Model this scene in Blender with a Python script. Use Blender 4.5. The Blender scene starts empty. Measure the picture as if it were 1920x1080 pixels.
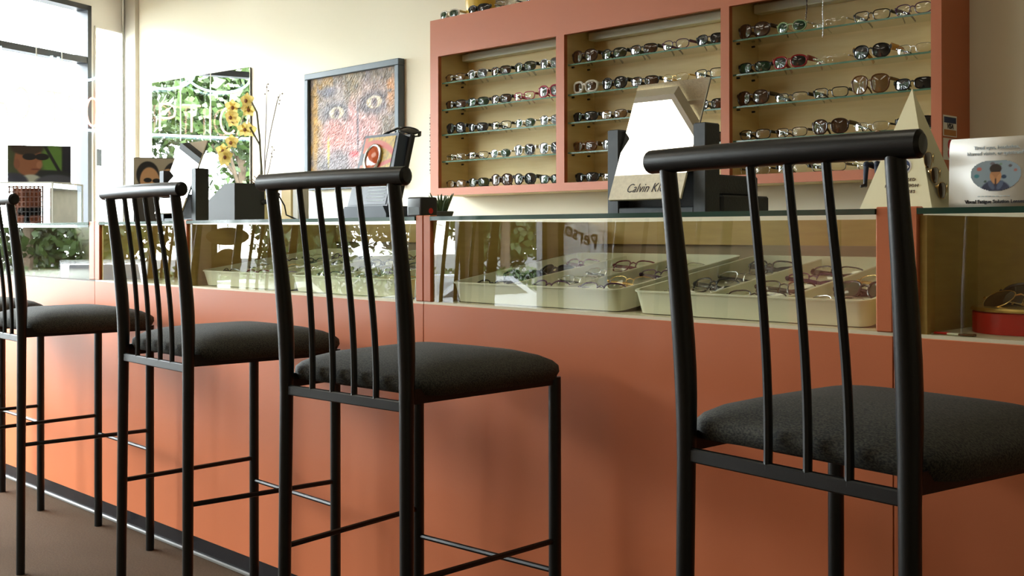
import bpy, bmesh, math, random
import numpy as np
from mathutils import Vector, Matrix

random.seed(7)
rng = np.random.default_rng(7)
PI = math.pi
scene = bpy.context.scene
C = scene.collection

# ------------------------------------------------------------------ camera
cam_data = bpy.data.cameras.new('camera')
cam = bpy.data.objects.new('camera', cam_data)
C.objects.link(cam)
scene.camera = cam
cam_data.sensor_width = 36.0
cam_data.lens = 2100.0 / 1920.0 * 36.0
cam_data.shift_y = (432.4 - 540.0) / 1920.0
cam_data.clip_start = 0.02
cam.location = (0.0, -1.786, 1.028)
cam.rotation_euler = (math.radians(90.08), math.radians(0.10), math.radians(45.45))

# ------------------------------------------------------------------ sky, exposure
world = bpy.data.worlds.new('world')
scene.world = world
world.use_nodes = True
bg = world.node_tree.nodes['Background']
bg.inputs[0].default_value = (0.90, 0.97, 1.0, 1)
bg.inputs[1].default_value = 19.5
vs = scene.view_settings
vs.view_transform = 'Standard'
vs.look = 'None'
vs.gamma = 1.0
vs.use_curve_mapping = False
vs.exposure = 1.0
scene.cycles.use_denoising = True
scene.cycles.max_bounces = 10
scene.cycles.transparent_max_bounces = 24
scene.cycles.caustics_reflective = False
scene.cycles.caustics_refractive = False
LAMP = 2.5          # strength of the ceiling light diffusers

# ------------------------------------------------------------------ helpers: materials
def srgb(r, g, b):
    f = lambda c: (c / 255.0) / 12.92 if c / 255.0 <= 0.04045 else ((c / 255.0 + 0.055) / 1.055) ** 2.4
    return (f(r), f(g), f(b))

def new_mat(name):
    m = bpy.data.materials.new(name)
    m.use_nodes = True
    nt = m.node_tree
    return m, nt, nt.nodes['Principled BSDF']

def mat(name, col, rough=0.5, metal=0.0, spec=0.5, var=0.0, scale=8.0, bump=0.0, bscale=60.0, coat=0.0, emit=None, es=0.0):
    m, nt, b = new_mat(name)
    b.inputs['Base Color'].default_value = (*col, 1)
    b.inputs['Roughness'].default_value = rough
    b.inputs['Metallic'].default_value = metal
    b.inputs['Specular IOR Level'].default_value = spec
    b.inputs['Coat Weight'].default_value = coat
    b.inputs['Coat Roughness'].default_value = 0.15
    if emit:
        b.inputs['Emission Color'].default_value = (*emit, 1)
        b.inputs['Emission Strength'].default_value = es
    tc = nt.nodes.new('ShaderNodeTexCoord')
    if var > 0:
        n = nt.nodes.new('ShaderNodeTexNoise')
        n.inputs['Scale'].default_value = scale
        n.inputs['Detail'].default_value = 4
        nt.links.new(tc.outputs['Object'], n.inputs['Vector'])
        mx = nt.nodes.new('ShaderNodeMix')
        mx.data_type = 'RGBA'
        mx.inputs[6].default_value = (*[c * (1 - var) for c in col], 1)
        mx.inputs[7].default_value = (*[min(1, c * (1 + var)) for c in col], 1)
        nt.links.new(n.outputs['Fac'], mx.inputs[0])
        nt.links.new(mx.outputs[2], b.inputs['Base Color'])
    if bump > 0:
        n2 = nt.nodes.new('ShaderNodeTexNoise')
        n2.inputs['Scale'].default_value = bscale
        n2.inputs['Detail'].default_value = 3
        nt.links.new(tc.outputs['Object'], n2.inputs['Vector'])
        bp = nt.nodes.new('ShaderNodeBump')
        bp.inputs['Strength'].default_value = bump
        bp.inputs['Distance'].default_value = 0.005
        nt.links.new(n2.outputs['Fac'], bp.inputs['Height'])
        nt.links.new(bp.outputs['Normal'], b.inputs['Normal'])
    return m

def wood_mat(name, a, b_, rough=0.5, scale=(2, 2, 14)):
    m, nt, b = new_mat(name)
    tc = nt.nodes.new('ShaderNodeTexCoord')
    mp = nt.nodes.new('ShaderNodeMapping')
    mp.inputs['Scale'].default_value = scale
    n = nt.nodes.new('ShaderNodeTexNoise')
    n.inputs['Scale'].default_value = 5
    n.inputs['Detail'].default_value = 6
    r = nt.nodes.new('ShaderNodeValToRGB')
    r.color_ramp.elements[0].position = 0.3
    r.color_ramp.elements[1].position = 0.7
    r.color_ramp.elements[0].color = (*a, 1)
    r.color_ramp.elements[1].color = (*b_, 1)
    nt.links.new(tc.outputs['Object'], mp.inputs['Vector'])
    nt.links.new(mp.outputs['Vector'], n.inputs['Vector'])
    nt.links.new(n.outputs['Fac'], r.inputs['Fac'])
    nt.links.new(r.outputs['Color'], b.inputs['Base Color'])
    b.inputs['Roughness'].default_value = rough
    return m

def glass_mat(name, tint=(0.95, 0.97, 0.94), ior=1.5, gain=1.0):
    # a thin pane: light passes straight through, the surface mirrors by its angle
    m = bpy.data.materials.new(name)
    m.use_nodes = True
    nt = m.node_tree
    nt.nodes.clear()
    out = nt.nodes.new('ShaderNodeOutputMaterial')
    mix = nt.nodes.new('ShaderNodeMixShader')
    tr = nt.nodes.new('ShaderNodeBsdfTransparent')
    gl = nt.nodes.new('ShaderNodeBsdfGlossy')
    tr.inputs['Color'].default_value = (*tint, 1)
    gl.inputs['Roughness'].default_value = 0.0
    f0 = min(1.0, 2 * gain * ((ior - 1) / (ior + 1)) ** 2)     # both faces of the pane
    geo = nt.nodes.new('ShaderNodeNewGeometry')
    dot = nt.nodes.new('ShaderNodeVectorMath')
    dot.operation = 'DOT_PRODUCT'
    nt.links.new(geo.outputs['Normal'], dot.inputs[0])
    nt.links.new(geo.outputs['Incoming'], dot.inputs[1])
    def math_(op, x, y=None):
        q = nt.nodes.new('ShaderNodeMath')
        q.operation = op
        for i_, v_ in enumerate((x, y)):
            if v_ is None: continue
            if isinstance(v_, (int, float)): q.inputs[i_].default_value = v_
            else: nt.links.new(v_, q.inputs[i_])
        return q.outputs[0]
    k5 = math_('POWER', math_('SUBTRACT', 1.0, math_('ABSOLUTE', dot.outputs['Value'])), 5.0)
    ml = nt.nodes.new('ShaderNodeMath')
    ml.operation = 'MULTIPLY_ADD'
    ml.use_clamp = True
    nt.links.new(k5, ml.inputs[0])
    ml.inputs[1].default_value = 1 - f0
    ml.inputs[2].default_value = f0
    nt.links.new(ml.outputs[0], mix.inputs[0])
    nt.links.new(tr.outputs[0], mix.inputs[1])
    nt.links.new(gl.outputs[0], mix.inputs[2])
    nt.links.new(mix.outputs[0], out.inputs['Surface'])
    return m

def print_mat(name, rough=0.45):
    m, nt, b = new_mat(name)
    a = nt.nodes.new('ShaderNodeAttribute')
    a.attribute_name = 'ink'
    nt.links.new(a.outputs['Color'], b.inputs['Base Color'])
    b.inputs['Roughness'].default_value = rough
    return m

def translucent_mat(name, col):
    m = bpy.data.materials.new(name)
    m.use_nodes = True
    nt = m.node_tree
    nt.nodes.clear()
    out = nt.nodes.new('ShaderNodeOutputMaterial')
    mix = nt.nodes.new('ShaderNodeMixShader')
    mix.inputs[0].default_value = 0.5
    d = nt.nodes.new('ShaderNodeBsdfDiffuse')
    t = nt.nodes.new('ShaderNodeBsdfTranslucent')
    d.inputs[0].default_value = (*col, 1)
    t.inputs[0].default_value = (*col, 1)
    nt.links.new(d.outputs[0], mix.inputs[1])
    nt.links.new(t.outputs[0], mix.inputs[2])
    nt.links.new(mix.outputs[0], out.inputs['Surface'])
    return m

M = {}
M['orange'] = mat('orange laminate', (0.48, 0.135, 0.052), rough=0.40, spec=0.35, var=0.05, scale=3, bump=0.03, bscale=300)
M['orange_cab'] = mat('orange painted wood', (0.52, 0.145, 0.055), rough=0.45, var=0.05, scale=3, bump=0.04, bscale=200)
M['wall'] = mat('cream wall paint', (0.79, 0.73, 0.56), rough=0.7, bump=0.05, bscale=150)
M['wall_far'] = mat('brown tan wall paint', (0.34, 0.26, 0.16), rough=0.7)
M['wall_white'] = mat('white wall paint', (0.90, 0.88, 0.84), rough=0.7, bump=0.05, bscale=150)
M['trim_grey'] = mat('grey satin trim', (0.55, 0.52, 0.44), rough=0.5)
M['chrome'] = mat('chrome', (0.75, 0.75, 0.74), rough=0.12, metal=1)
M['winframe'] = mat('dark bronze window frame', (0.045, 0.05, 0.06), rough=0.4)
M['carpet'] = mat('brown carpet', (0.090, 0.057, 0.034), rough=1.0, spec=0.1, var=0.35, scale=160, bump=0.9, bscale=420)
M['kick'] = mat('black vinyl base', (0.012, 0.012, 0.014), rough=0.22)
M['kicklip'] = mat('base edge glint', (0.14, 0.135, 0.125), rough=0.35)  # paler grey paints in the glint along the shiny bottom edge
M['stool'] = mat('black powder coat', (0.0045, 0.005, 0.0048), rough=0.36, spec=0.32, bump=0.04, bscale=400)
M['ivory'] = mat('ivory plastic', (0.74, 0.74, 0.58), rough=0.4)
M['tan'] = wood_mat('tan fibreboard', (0.46, 0.31, 0.090), (0.52, 0.36, 0.11), 0.55)
M['brown'] = wood_mat('brown fibreboard', (0.28, 0.21, 0.12), (0.32, 0.24, 0.14), 0.6)
M['darkboard'] = wood_mat('darkened fibreboard', (0.07, 0.055, 0.035), (0.09, 0.07, 0.045), 0.6)  # dim case interior put into the colour, so glass reflections dominate
M['cabin'] = wood_mat('cream birch veneer', (0.74, 0.57, 0.27), (0.80, 0.64, 0.33), 0.5, (1.2, 1, 10))
M['deck'] = mat('pale laminate deck', (0.62, 0.56, 0.40), rough=0.4)
M['glass'] = glass_mat('case glass', (0.95, 0.97, 0.91), 1.5, 1.1)
M['shelfglass'] = glass_mat('shelf glass', (0.92, 0.96, 0.90), 1.5)
M['window_glass'] = glass_mat('window glass', (0.97, 0.98, 0.98), 1.45)
M['acrylic'] = glass_mat('clear acrylic', (0.93, 0.95, 0.94), 1.49, 1.4)
M['glassedge'] = mat('green glass edge', (0.012, 0.05, 0.035), rough=0.15)
M['shelfedge'] = mat('pale green glass edge', (0.07, 0.17, 0.11), rough=0.15)
M['mirror'] = mat('mirror silvering', (0.92, 0.93, 0.92), rough=0.0, metal=1)
M['black'] = mat('black plastic', (0.012, 0.012, 0.013), rough=0.4)
M['blackmatte'] = mat('black wrapped wood', (0.02, 0.022, 0.024), rough=0.6, bump=0.2, bscale=200)
M['slate'] = mat('slate grey wrap', (0.07, 0.085, 0.10), rough=0.5, var=0.25, scale=60)
M['greybox'] = mat('dark grey card', (0.055, 0.06, 0.066), rough=0.55)
M['navy'] = mat('navy card', (0.03, 0.045, 0.075), rough=0.4)
M['white'] = mat('white card', (0.80, 0.79, 0.74), rough=0.5)
M['cream_card'] = mat('cream card', (0.78, 0.74, 0.50), rough=0.5)
M['ink'] = mat('dark ink', (0.02, 0.02, 0.03), rough=0.6)
M['ink_brown'] = mat('brown ink', (0.16, 0.12, 0.09), rough=0.6)
M['ink_blue'] = mat('navy ink', (0.012, 0.03, 0.10), rough=0.6)
M['ink_pale'] = mat('pale blue ink', (0.52, 0.60, 0.64), rough=0.6)
M['ink_white'] = mat('white ink', (0.8, 0.8, 0.78), rough=0.6)
M['red'] = mat('red lacquer', (0.55, 0.012, 0.01), rough=0.3)
M['red_ink'] = mat('red ink', (0.60, 0.03, 0.04), rough=0.5)
M['ochre_ink'] = mat('ochre ink', (0.50, 0.20, 0.05), rough=0.5)
M['gold'] = mat('gold metal', (0.85, 0.58, 0.20), rough=0.25, metal=1)
M['silver'] = mat('silver metal', (0.62, 0.62, 0.62), rough=0.22, metal=1)
M['print'] = print_mat('printed card', 0.4)
M['paint'] = print_mat('oil paint', 0.55)
M['frameblue'] = mat('dark slate picture frame', (0.045, 0.07, 0.09), rough=0.4)
M['yellow'] = mat('yellow glaze', (0.75, 0.50, 0.06), rough=0.35)
M['tile'] = mat('speckled ceiling tile', (0.74, 0.70, 0.58), rough=0.9, var=0.3, scale=110)
M['tbar'] = mat('ceiling grid metal', (0.70, 0.68, 0.60), rough=0.5)
M['lamp'] = mat('lit lamp diffuser', (0.9, 0.9, 0.85), emit=(1.0, 0.93, 0.76), es=LAMP)
M['asphalt'] = mat('asphalt', (0.05, 0.05, 0.048), rough=0.9, var=0.2, scale=3)
M['leaf'] = mat('green leaf', (0.035, 0.065, 0.012), rough=0.5, var=0.5, scale=2.5)
M['bark'] = mat('bark', (0.12, 0.085, 0.055), rough=0.9, var=0.4, scale=12)
M['neon_red'] = mat('lit red neon', (0.9, 0.5, 0.4), emit=(1.0, 0.42, 0.28), es=1.0)
M['neon_blue'] = mat('lit blue neon', (0.6, 0.8, 0.9), emit=(0.50, 0.85, 1.0), es=1.0)

def fabric():
    m, nt, b = new_mat('black woven upholstery')
    tc = nt.nodes.new('ShaderNodeTexCoord')
    mp = nt.nodes.new('ShaderNodeMapping')
    mp.inputs['Scale'].default_value = (1.0, 2.2, 1.6)
    mm = nt.nodes.new('ShaderNodeTexNoise')
    mm.inputs['Scale'].default_value = 260
    mm.inputs['Detail'].default_value = 2
    nt.links.new(tc.outputs['Object'], mp.inputs['Vector'])
    nt.links.new(mp.outputs['Vector'], mm.inputs['Vector'])
    r = nt.nodes.new('ShaderNodeValToRGB')
    r.color_ramp.elements[0].position = 0.40
    r.color_ramp.elements[1].position = 0.62
    r.color_ramp.elements[0].color = (0.004, 0.004, 0.003, 1)
    r.color_ramp.elements[1].color = (0.044, 0.042, 0.030, 1)
    nt.links.new(mm.outputs[0], r.inputs['Fac'])
    nt.links.new(r.outputs['Color'], b.inputs['Base Color'])
    bp = nt.nodes.new('ShaderNodeBump')
    bp.inputs['Strength'].default_value = 0.35
    bp.inputs['Distance'].default_value = 0.002
    nt.links.new(mm.outputs[0], bp.inputs['Height'])
    nt.links.new(bp.outputs['Normal'], b.inputs['Normal'])
    b.inputs['Roughness'].default_value = 0.85
    return m
M['fabric'] = fabric()

# ------------------------------------------------------------------ helpers: geometry
class MB:
    def __init__(s):
        s.v = []; s.f = []
    def add(s, vs_, fs):
        n = len(s.v)
        s.v += [tuple(v) for v in vs_]
        s.f += [tuple(i + n for i in f) for f in fs]
        return s
    def box(s, x0, x1, y0, y1, z0, z1):
        vs_ = [(x, y, z) for z in (z0, z1) for y in (y0, y1) for x in (x0, x1)]
        return s.add(vs_, [(0, 2, 3, 1), (4, 5, 7, 6), (0, 1, 5, 4), (2, 6, 7, 3), (0, 4, 6, 2), (1, 3, 7, 5)])
    def bbox(s, x0, x1, y0, y1, z0, z1, bev=0.004, seg=2):
        bm = bmesh.new()
        bmesh.ops.create_cube(bm, size=1)
        for v in bm.verts:
            v.co = Vector(((x0 + x1) / 2 + v.co.x * (x1 - x0), (y0 + y1) / 2 + v.co.y * (y1 - y0), (z0 + z1) / 2 + v.co.z * (z1 - z0)))
        bmesh.ops.bevel(bm, geom=bm.edges[:], offset=bev, segments=seg, affect='EDGES', profile=0.5)
        bm.verts.index_update()
        s.add([v.co[:] for v in bm.verts], [[v.index for v in f.verts] for f in bm.faces])
        bm.free()
        return s
    def tube(s, pts, r, n=10, cap=True, squash=None):
        pts = [Vector(p) for p in pts]
        k = len(pts)
        rs = r if isinstance(r, (list, tuple)) else [r] * k
        t0 = (pts[1] - pts[0]).normalized()
        up = Vector((0, 0, 1)) if abs(t0.z) < 0.9 else Vector((1, 0, 0))
        nrm = (up - t0 * up.dot(t0)).normalized()
        vs_ = []
        for i in range(k):
            t = ((pts[min(i + 1, k - 1)] - pts[i]).normalized() + (pts[i] - pts[max(i - 1, 0)]).normalized())
            t = t.normalized() if t.length > 1e-9 else t0
            nrm = (nrm - t * nrm.dot(t)).normalized()
            bn = t.cross(nrm)
            for j in range(n):
                a = 2 * PI * j / n
                ca, sa = math.cos(a), math.sin(a)
                if squash: ca, sa = ca * squash[0], sa * squash[1]
                vs_.append(pts[i] + (nrm * ca + bn * sa) * rs[i])
        fs = [(i * n + j, i * n + (j + 1) % n, (i + 1) * n + (j + 1) % n, (i + 1) * n + j) for i in range(k - 1) for j in range(n)]
        if cap:
            fs += [tuple(range(n - 1, -1, -1)), tuple((k - 1) * n + j for j in range(n))]
        return s.add(vs_, fs)
    def loop(s, pts, r, n=6, squash=(1, 1), ref=(0, 1, 0)):
        # a closed tube
        pts = [Vector(p) for p in pts]
        k = len(pts)
        ref = Vector(ref)
        vs_ = []
        for i in range(k):
            t = (pts[(i + 1) % k] - pts[i - 1]).normalized()
            nrm = (ref - t * ref.dot(t)).normalized()
            bn = t.cross(nrm)
            rr = r[i] if isinstance(r, (list, tuple)) else r
            for j in range(n):
                a = 2 * PI * j / n
                vs_.append(pts[i] + (nrm * math.cos(a) * squash[0] + bn * math.sin(a) * squash[1]) * rr)
        fs = [(i * n + j, i * n + (j + 1) % n, ((i + 1) % k) * n + (j + 1) % n, ((i + 1) % k) * n + j) for i in range(k) for j in range(n)]
        return s.add(vs_, fs)
    def lathe(s, prof, n=20, c=(0, 0, 0)):
        vs_ = [(c[0] + r * math.cos(2 * PI * j / n), c[1] + r * math.sin(2 * PI * j / n), c[2] + z) for r, z in prof for j in range(n)]
        k = len(prof)
        fs = [(i * n + j, i * n + (j + 1) % n, (i + 1) * n + (j + 1) % n, (i + 1) * n + j) for i in range(k - 1) for j in range(n)]
        if prof[0][0] > 1e-6: fs.append(tuple(range(n - 1, -1, -1)))
        if prof[-1][0] > 1e-6: fs.append(tuple((k - 1) * n + j for j in range(n)))
        return s.add(vs_, fs)
    def ball(s, c, r, n=8, m=6, sc=(1, 1, 1)):
        vs_ = [(c[0], c[1], c[2] - r * sc[2])]
        for i in range(1, m):
            a = PI * i / m - PI / 2
            for j in range(n):
                b = 2 * PI * j / n
                vs_.append((c[0] + r * math.cos(a) * math.cos(b) * sc[0], c[1] + r * math.cos(a) * math.sin(b) * sc[1], c[2] + r * math.sin(a) * sc[2]))
        vs_.append((c[0], c[1], c[2] + r * sc[2]))
        fs = [(0, 1 + (j + 1) % n, 1 + j) for j in range(n)]
        for i in range(m - 2):
            for j in range(n):
                a, b = 1 + i * n + j, 1 + i * n + (j + 1) % n
                fs.append((a, b, b + n, a + n))
        L = len(vs_) - 1
        o = 1 + (m - 2) * n
        fs += [(o + j, o + (j + 1) % n, L) for j in range(n)]
        return s.add(vs_, fs)
    def prism(s, poly, y0, y1):
        # polygon in x,z swept along y
        n = len(poly)
        vs_ = [(x, y0, z) for x, z in poly] + [(x, y1, z) for x, z in poly]
        fs = [tuple(range(n)), tuple(range(2 * n - 1, n - 1, -1))] + [(j, j + n, (j + 1) % n + n, (j + 1) % n) for j in range(n)]
        return s.add(vs_, fs)
    def mesh(s, name, m, smooth=True, angle=35):
        me = bpy.data.meshes.new(name)
        me.from_pydata(s.v, [], s.f)
        bm = bmesh.new()
        bm.from_mesh(me)
        bmesh.ops.recalc_face_normals(bm, faces=bm.faces[:])
        if smooth:
            for f in bm.faces: f.smooth = True
            lim = math.radians(angle)
            for e in bm.edges:
                if len(e.link_faces) == 2 and e.calc_face_angle(0) > lim: e.smooth = False
        bm.to_mesh(me)
        bm.free()
        me.materials.append(M[m] if isinstance(m, str) else m)
        return me
    def build(s, name, m, parent=None, smooth=True, angle=35):
        return obj(name, s.mesh(name, m, smooth, angle), parent)

def obj(name, me, parent=None, loc=None, rot=None):
    o = bpy.data.objects.new(name, me)
    C.objects.link(o)
    if parent: o.parent = parent
    if loc: o.location = loc
    if rot: o.rotation_euler = rot
    return o

def tag(o, label=None, cat=None, group=None, kind=None):
    if label: o['label'] = label
    if cat: o['category'] = cat
    if group: o['group'] = group
    if kind: o['kind'] = kind
    return o

def thing(name, label, cat, loc=(0, 0, 0), rz=0.0, group=None, kind=None):
    o = bpy.data.objects.new(name, None)
    o.empty_display_size = 0.05
    C.objects.link(o)
    o.location = loc
    o.rotation_euler = (0, 0, rz)
    return tag(o, label, cat, group, kind)

def text(s, size, m, parent, mtx, name='lettering', shear=0.0, align='CENTER', bold=0.0, extrude=0.0006, spacing=1.0, stretch=1.0):
    cu = bpy.data.curves.new('lettering', 'FONT')
    cu.body = s
    cu.size = size
    cu.shear = shear
    cu.align_x = align
    cu.align_y = 'CENTER'
    cu.extrude = extrude
    cu.offset = bold
    cu.space_character = spacing
    cu.resolution_u = 3
    t = bpy.data.objects.new('lettering', cu)
    C.objects.link(t)
    dg = bpy.context.evaluated_depsgraph_get()
    me = bpy.data.meshes.new_from_object(t.evaluated_get(dg))
    bpy.data.objects.remove(t)
    bpy.data.curves.remove(cu)
    me.transform(Matrix.Diagonal((stretch, 1, 1, 1)))
    me.transform(mtx)
    me.materials.clear()
    me.materials.append(M[m])
    return obj(name, me, parent)

# frame whose x runs along +x, y up along z, facing -y
def facing(loc, tilt=0.0):
    return Matrix.Translation(loc) @ Matrix.Rotation(-tilt, 4, 'X') @ Matrix.Rotation(PI / 2, 4, 'X')

def picture(name, W, H, nx, ny, fn, m, parent, mtx, mask=None):
    # flat print: a fine grid whose vertices carry the ink colour
    u, v = np.meshgrid(np.linspace(0, 1, nx), np.linspace(0, 1, ny))
    rgb = np.clip(fn(u, v), 0, 255) / 255.0
    lin = np.where(rgb <= 0.04045, rgb / 12.92, ((rgb + 0.055) / 1.055) ** 2.4).reshape(-1, 3)
    vs_ = [((a - 0.5) * W, (b - 0.5) * H, 0) for a, b in zip(u.ravel(), v.ravel())]
    keep = None if mask is None else mask(u, v).ravel()
    fs = []
    for j in range(ny - 1):
        for i in range(nx - 1):
            q = (j * nx + i, j * nx + i + 1, (j + 1) * nx + i + 1, (j + 1) * nx + i)
            if keep is None or all(keep[k] for k in q): fs.append(q)
    me = bpy.data.meshes.new(name)
    me.from_pydata(vs_, [], fs)
    at = me.color_attributes.new('ink', 'FLOAT_COLOR', 'POINT')
    at.data.foreach_set('color', np.hstack([lin, np.ones((len(lin), 1))]).astype(np.float32).ravel())
    me.transform(mtx)
    me.materials.append(M[m])
    return obj(name, me, parent)

def vnoise(u, v, s, seed):
    r = np.random.default_rng(seed).random((64, 64))
    x, y = u * s, v * s
    i, j = np.floor(x).astype(int), np.floor(y).astype(int)
    fx, fy = x - i, y - j
    fx, fy = fx * fx * (3 - 2 * fx), fy * fy * (3 - 2 * fy)
    g = lambda a, b: r[a % 64, b % 64]
    return (g(i, j) * (1 - fx) + g(i + 1, j) * fx) * (1 - fy) + (g(i, j + 1) * (1 - fx) + g(i + 1, j + 1) * fx) * fy

def layer(img, msk, col):
    msk = np.clip(msk, 0, 1)[..., None]
    return img * (1 - msk) + np.array(col, float) * msk

def ell(u, v, cx, cy, rx, ry, soft=0.15, rot=0.0):
    c, s = math.cos(rot), math.sin(rot)
    dx, dy = (u - cx) * c + (v - cy) * s, -(u - cx) * s + (v - cy) * c
    d = np.sqrt((dx / rx) ** 2 + (dy / ry) ** 2)
    return np.clip((1 - d) / soft + 0.5, 0, 1)

# ================================================================== THE SETTING
YB = 1.91            # back wall
CEIL = 2.9
YF = -4.6            # wall behind the camera
XR = 3.0
KX, KY = -7.72, 1.91  # corner of the back wall and the shop front
ANG = math.radians(22.6)
EX = Vector((math.sin(ANG), -math.cos(ANG), 0))     # along the shop front, away from the corner
RZF = math.atan2(EX.y, EX.x)
TF = (KY - YF) / math.cos(ANG)
XF = KX + EX.x * TF

floor_poly = [(KX - 0.1, KY), (XR, KY), (XR, YF), (XF, YF)]
mb = MB()
n = len(floor_poly)
mb.add([(x, y, 0) for x, y in floor_poly] + [(x, y, -0.1) for x, y in floor_poly], [(3, 2, 1, 0), (4, 5, 6, 7)] + [(j, (j + 1) % 4, (j + 1) % 4 + 4, j + 4) for j in range(4)])
tag(mb.build('floor', 'carpet', smooth=False), 'brown low pile carpet floor', kind='structure')
mb = MB()
mb.add([(x, y, CEIL) for x, y in floor_poly] + [(x, y, CEIL + 0.1) for x, y in floor_poly], [(0, 1, 2, 3), (7, 6, 5, 4)] + [(j, j + 4, (j + 1) % 4 + 4, (j + 1) % 4) for j in range(4)])
ceiling = tag(mb.build('ceiling', 'tile', smooth=False), 'speckled tile ceiling', kind='structure')
mb = MB()
for i in range(19):
    x = -7.5 + i * 0.6
    y0 = max(YF, KY - (x - KX) / EX.x * math.cos(ANG)) if x < XF else YF
    mb.box(x - 0.012, x + 0.012, y0, YB, CEIL - 0.008, CEIL)
for j in range(11):
    y = YB - j * 0.6
    mb.box(KX + EX.x * (KY - y) / math.cos(ANG), XR, y - 0.012, y + 0.012, CEIL - 0.009, CEIL)
mb.build('ceiling_grid', 'tbar', ceiling, smooth=False)
tag(MB().box(KX - 0.3, XR + 0.1, YB, YB + 0.12, -0.1, CEIL + 0.1).build('wall_back', 'wall', smooth=False), 'cream painted back wall', kind='structure')
tag(MB().box(XR, XR + 0.12, YF - 0.12, YB, -0.1, CEIL + 0.1).build('wall_right', 'wall_far', smooth=False), 'tan side wall', kind='structure')
tag(MB().box(XF, XR, YF - 0.12, YF, -0.1, CEIL + 0.1).build('wall_front', 'wall_far', smooth=False), 'tan wall opposite the counter', kind='structure')

# shop front: local x along the front, y into the room
WIN = [(0.045, 0.325), (0.36, 2.20), (2.28, 3.85), (3.93, 5.58), (5.68, 6.18), (6.27, 6.68)]
Z0W, Z1W, ZT = 0.30, 2.60, 2.22
front = Matrix.Translation((KX, KY, 0)) @ Matrix.Rotation(RZF, 4, 'Z')
mb = MB()
mb.box(0, TF, -0.14, 0, -0.1, Z0W)
mb.box(0, TF, -0.14, 0, Z1W, CEIL + 0.1)
edges = [0.0] + [t for w in WIN for t in w] + [TF]
for i in range(0, len(edges), 2):
    mb.box(edges[i], edges[i + 1], -0.14, 0, Z0W, Z1W)
mb.box(0.045, 0.325, -0.14, 0, 2.47, Z1W)
wl = mb.build('wall_left', 'wall_white', smooth=False)
wl.matrix_world = front
tag(wl, 'white shop front wall around the windows', kind='structure')
for i, (a, b) in enumerate(WIN):
    w = thing('window_%d' % (i + 1), 'dark framed shop window with a transom' if i else 'narrow white framed sidelight by the corner', None, kind='structure')
    w.matrix_world = front
    f = 0.035 if i else 0.012
    Z1W = 2.60 if i else 2.47
    fm_ = 'winframe' if i else 'wall_white'
    MB().box(a, a + f, -0.09, 0.012, Z0W, Z1W).build('jamb', fm_, w, smooth=False)
    MB().box(b - f, b, -0.09, 0.012, Z0W, Z1W).build('jamb', fm_, w, smooth=False)
    MB().box(a, b, -0.09, 0.012, Z1W - f, Z1W).build('head', fm_, w, smooth=False)
    MB().box(a, b, -0.09, 0.03, Z0W, Z0W + f).build('sill', fm_, w, smooth=False)
    if i: MB().box(a, b, -0.08, 0.008, ZT - 0.022, ZT + 0.022).build('transom', fm_, w, smooth=False)
    MB().add([(a, -0.05, Z0W), (b, -0.05, Z0W), (b, -0.05, ZT), (a, -0.05, ZT)], [(0, 1, 2, 3)]).build('pane', 'window_glass', w, smooth=False)
    MB().add([(a, -0.05, ZT), (b, -0.05, ZT), (b, -0.05, Z1W), (a, -0.05, Z1W)], [(0, 1, 2, 3)]).build('pane', 'window_glass', w, smooth=False)
    la = bpy.data.lights.new('window_portal', 'AREA')
    la.shape = 'RECTANGLE'
    la.size, la.size_y = b - a, Z1W - Z0W
    la.cycles.is_portal = True
    lo = bpy.data.objects.new('window_portal', la)
    C.objects.link(lo)
    lo.matrix_world = front @ Matrix.Translation(((a + b) / 2, -0.16, (Z0W + Z1W) / 2)) @ Matrix.Rotation(-PI / 2, 4, 'X') @ Matrix.Rotation(PI, 4, 'X')
Z1W = 2.60
# corner strip with a chrome edge
tr = thing('trim_1', 'grey vertical corner strip with a chrome edge', None, kind='structure')
MB().box(-7.71, -7.53, YB - 0.03, YB, 0, CEIL).build('strip', 'trim_grey', tr, smooth=False)
MB().tube([(-7.70, YB - 0.04, 0), (-7.70, YB - 0.04, CEIL)], 0.014, 10).build('chrome_edge', 'chrome', tr)

# ceiling lights
def troffer(x, y, label, lx=1.2, ly=0.6):
    t = thing('ceiling_light', label, 'ceiling light', (x, y, CEIL - 0.06), group='recessed fluorescent ceiling lights')
    mb = MB()
    mb.box(-lx / 2 - .03, -lx / 2, -ly / 2 - .03, ly / 2 + .03, 0, 0.05).box(lx / 2, lx / 2 + .03, -ly / 2 - .03, ly / 2 + .03, 0, 0.05)
    mb.box(-lx / 2, lx / 2, -ly / 2 - .03, -ly / 2, 0, 0.05).box(-lx / 2, lx / 2, ly / 2, ly / 2 + .03, 0, 0.05)
    mb.build('frame', 'tbar', t, smooth=False)
    MB().box(-lx / 2, lx / 2, -ly / 2, ly / 2, 0.01, 0.05).build('diffuser', 'lamp', t, smooth=False)
    return t
troffer(-3.57, -1.32, 'lit ceiling panel mirrored in the counter stand mirror nearest the large pyramid')
troffer(-5.40, -1.88, 'lit ceiling panel over the two stools nearest the shop front')
troffer(-1.15, -0.75, 'lit ceiling panel over the stools nearest the camera')
for i_, x_ in enumerate((-4.15, -2.15)):
    troffer(x_, -3.55, 'lit ceiling panel in the row by the wall opposite, %s from the shop front' % ('nearest', 'farther')[i_])

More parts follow.
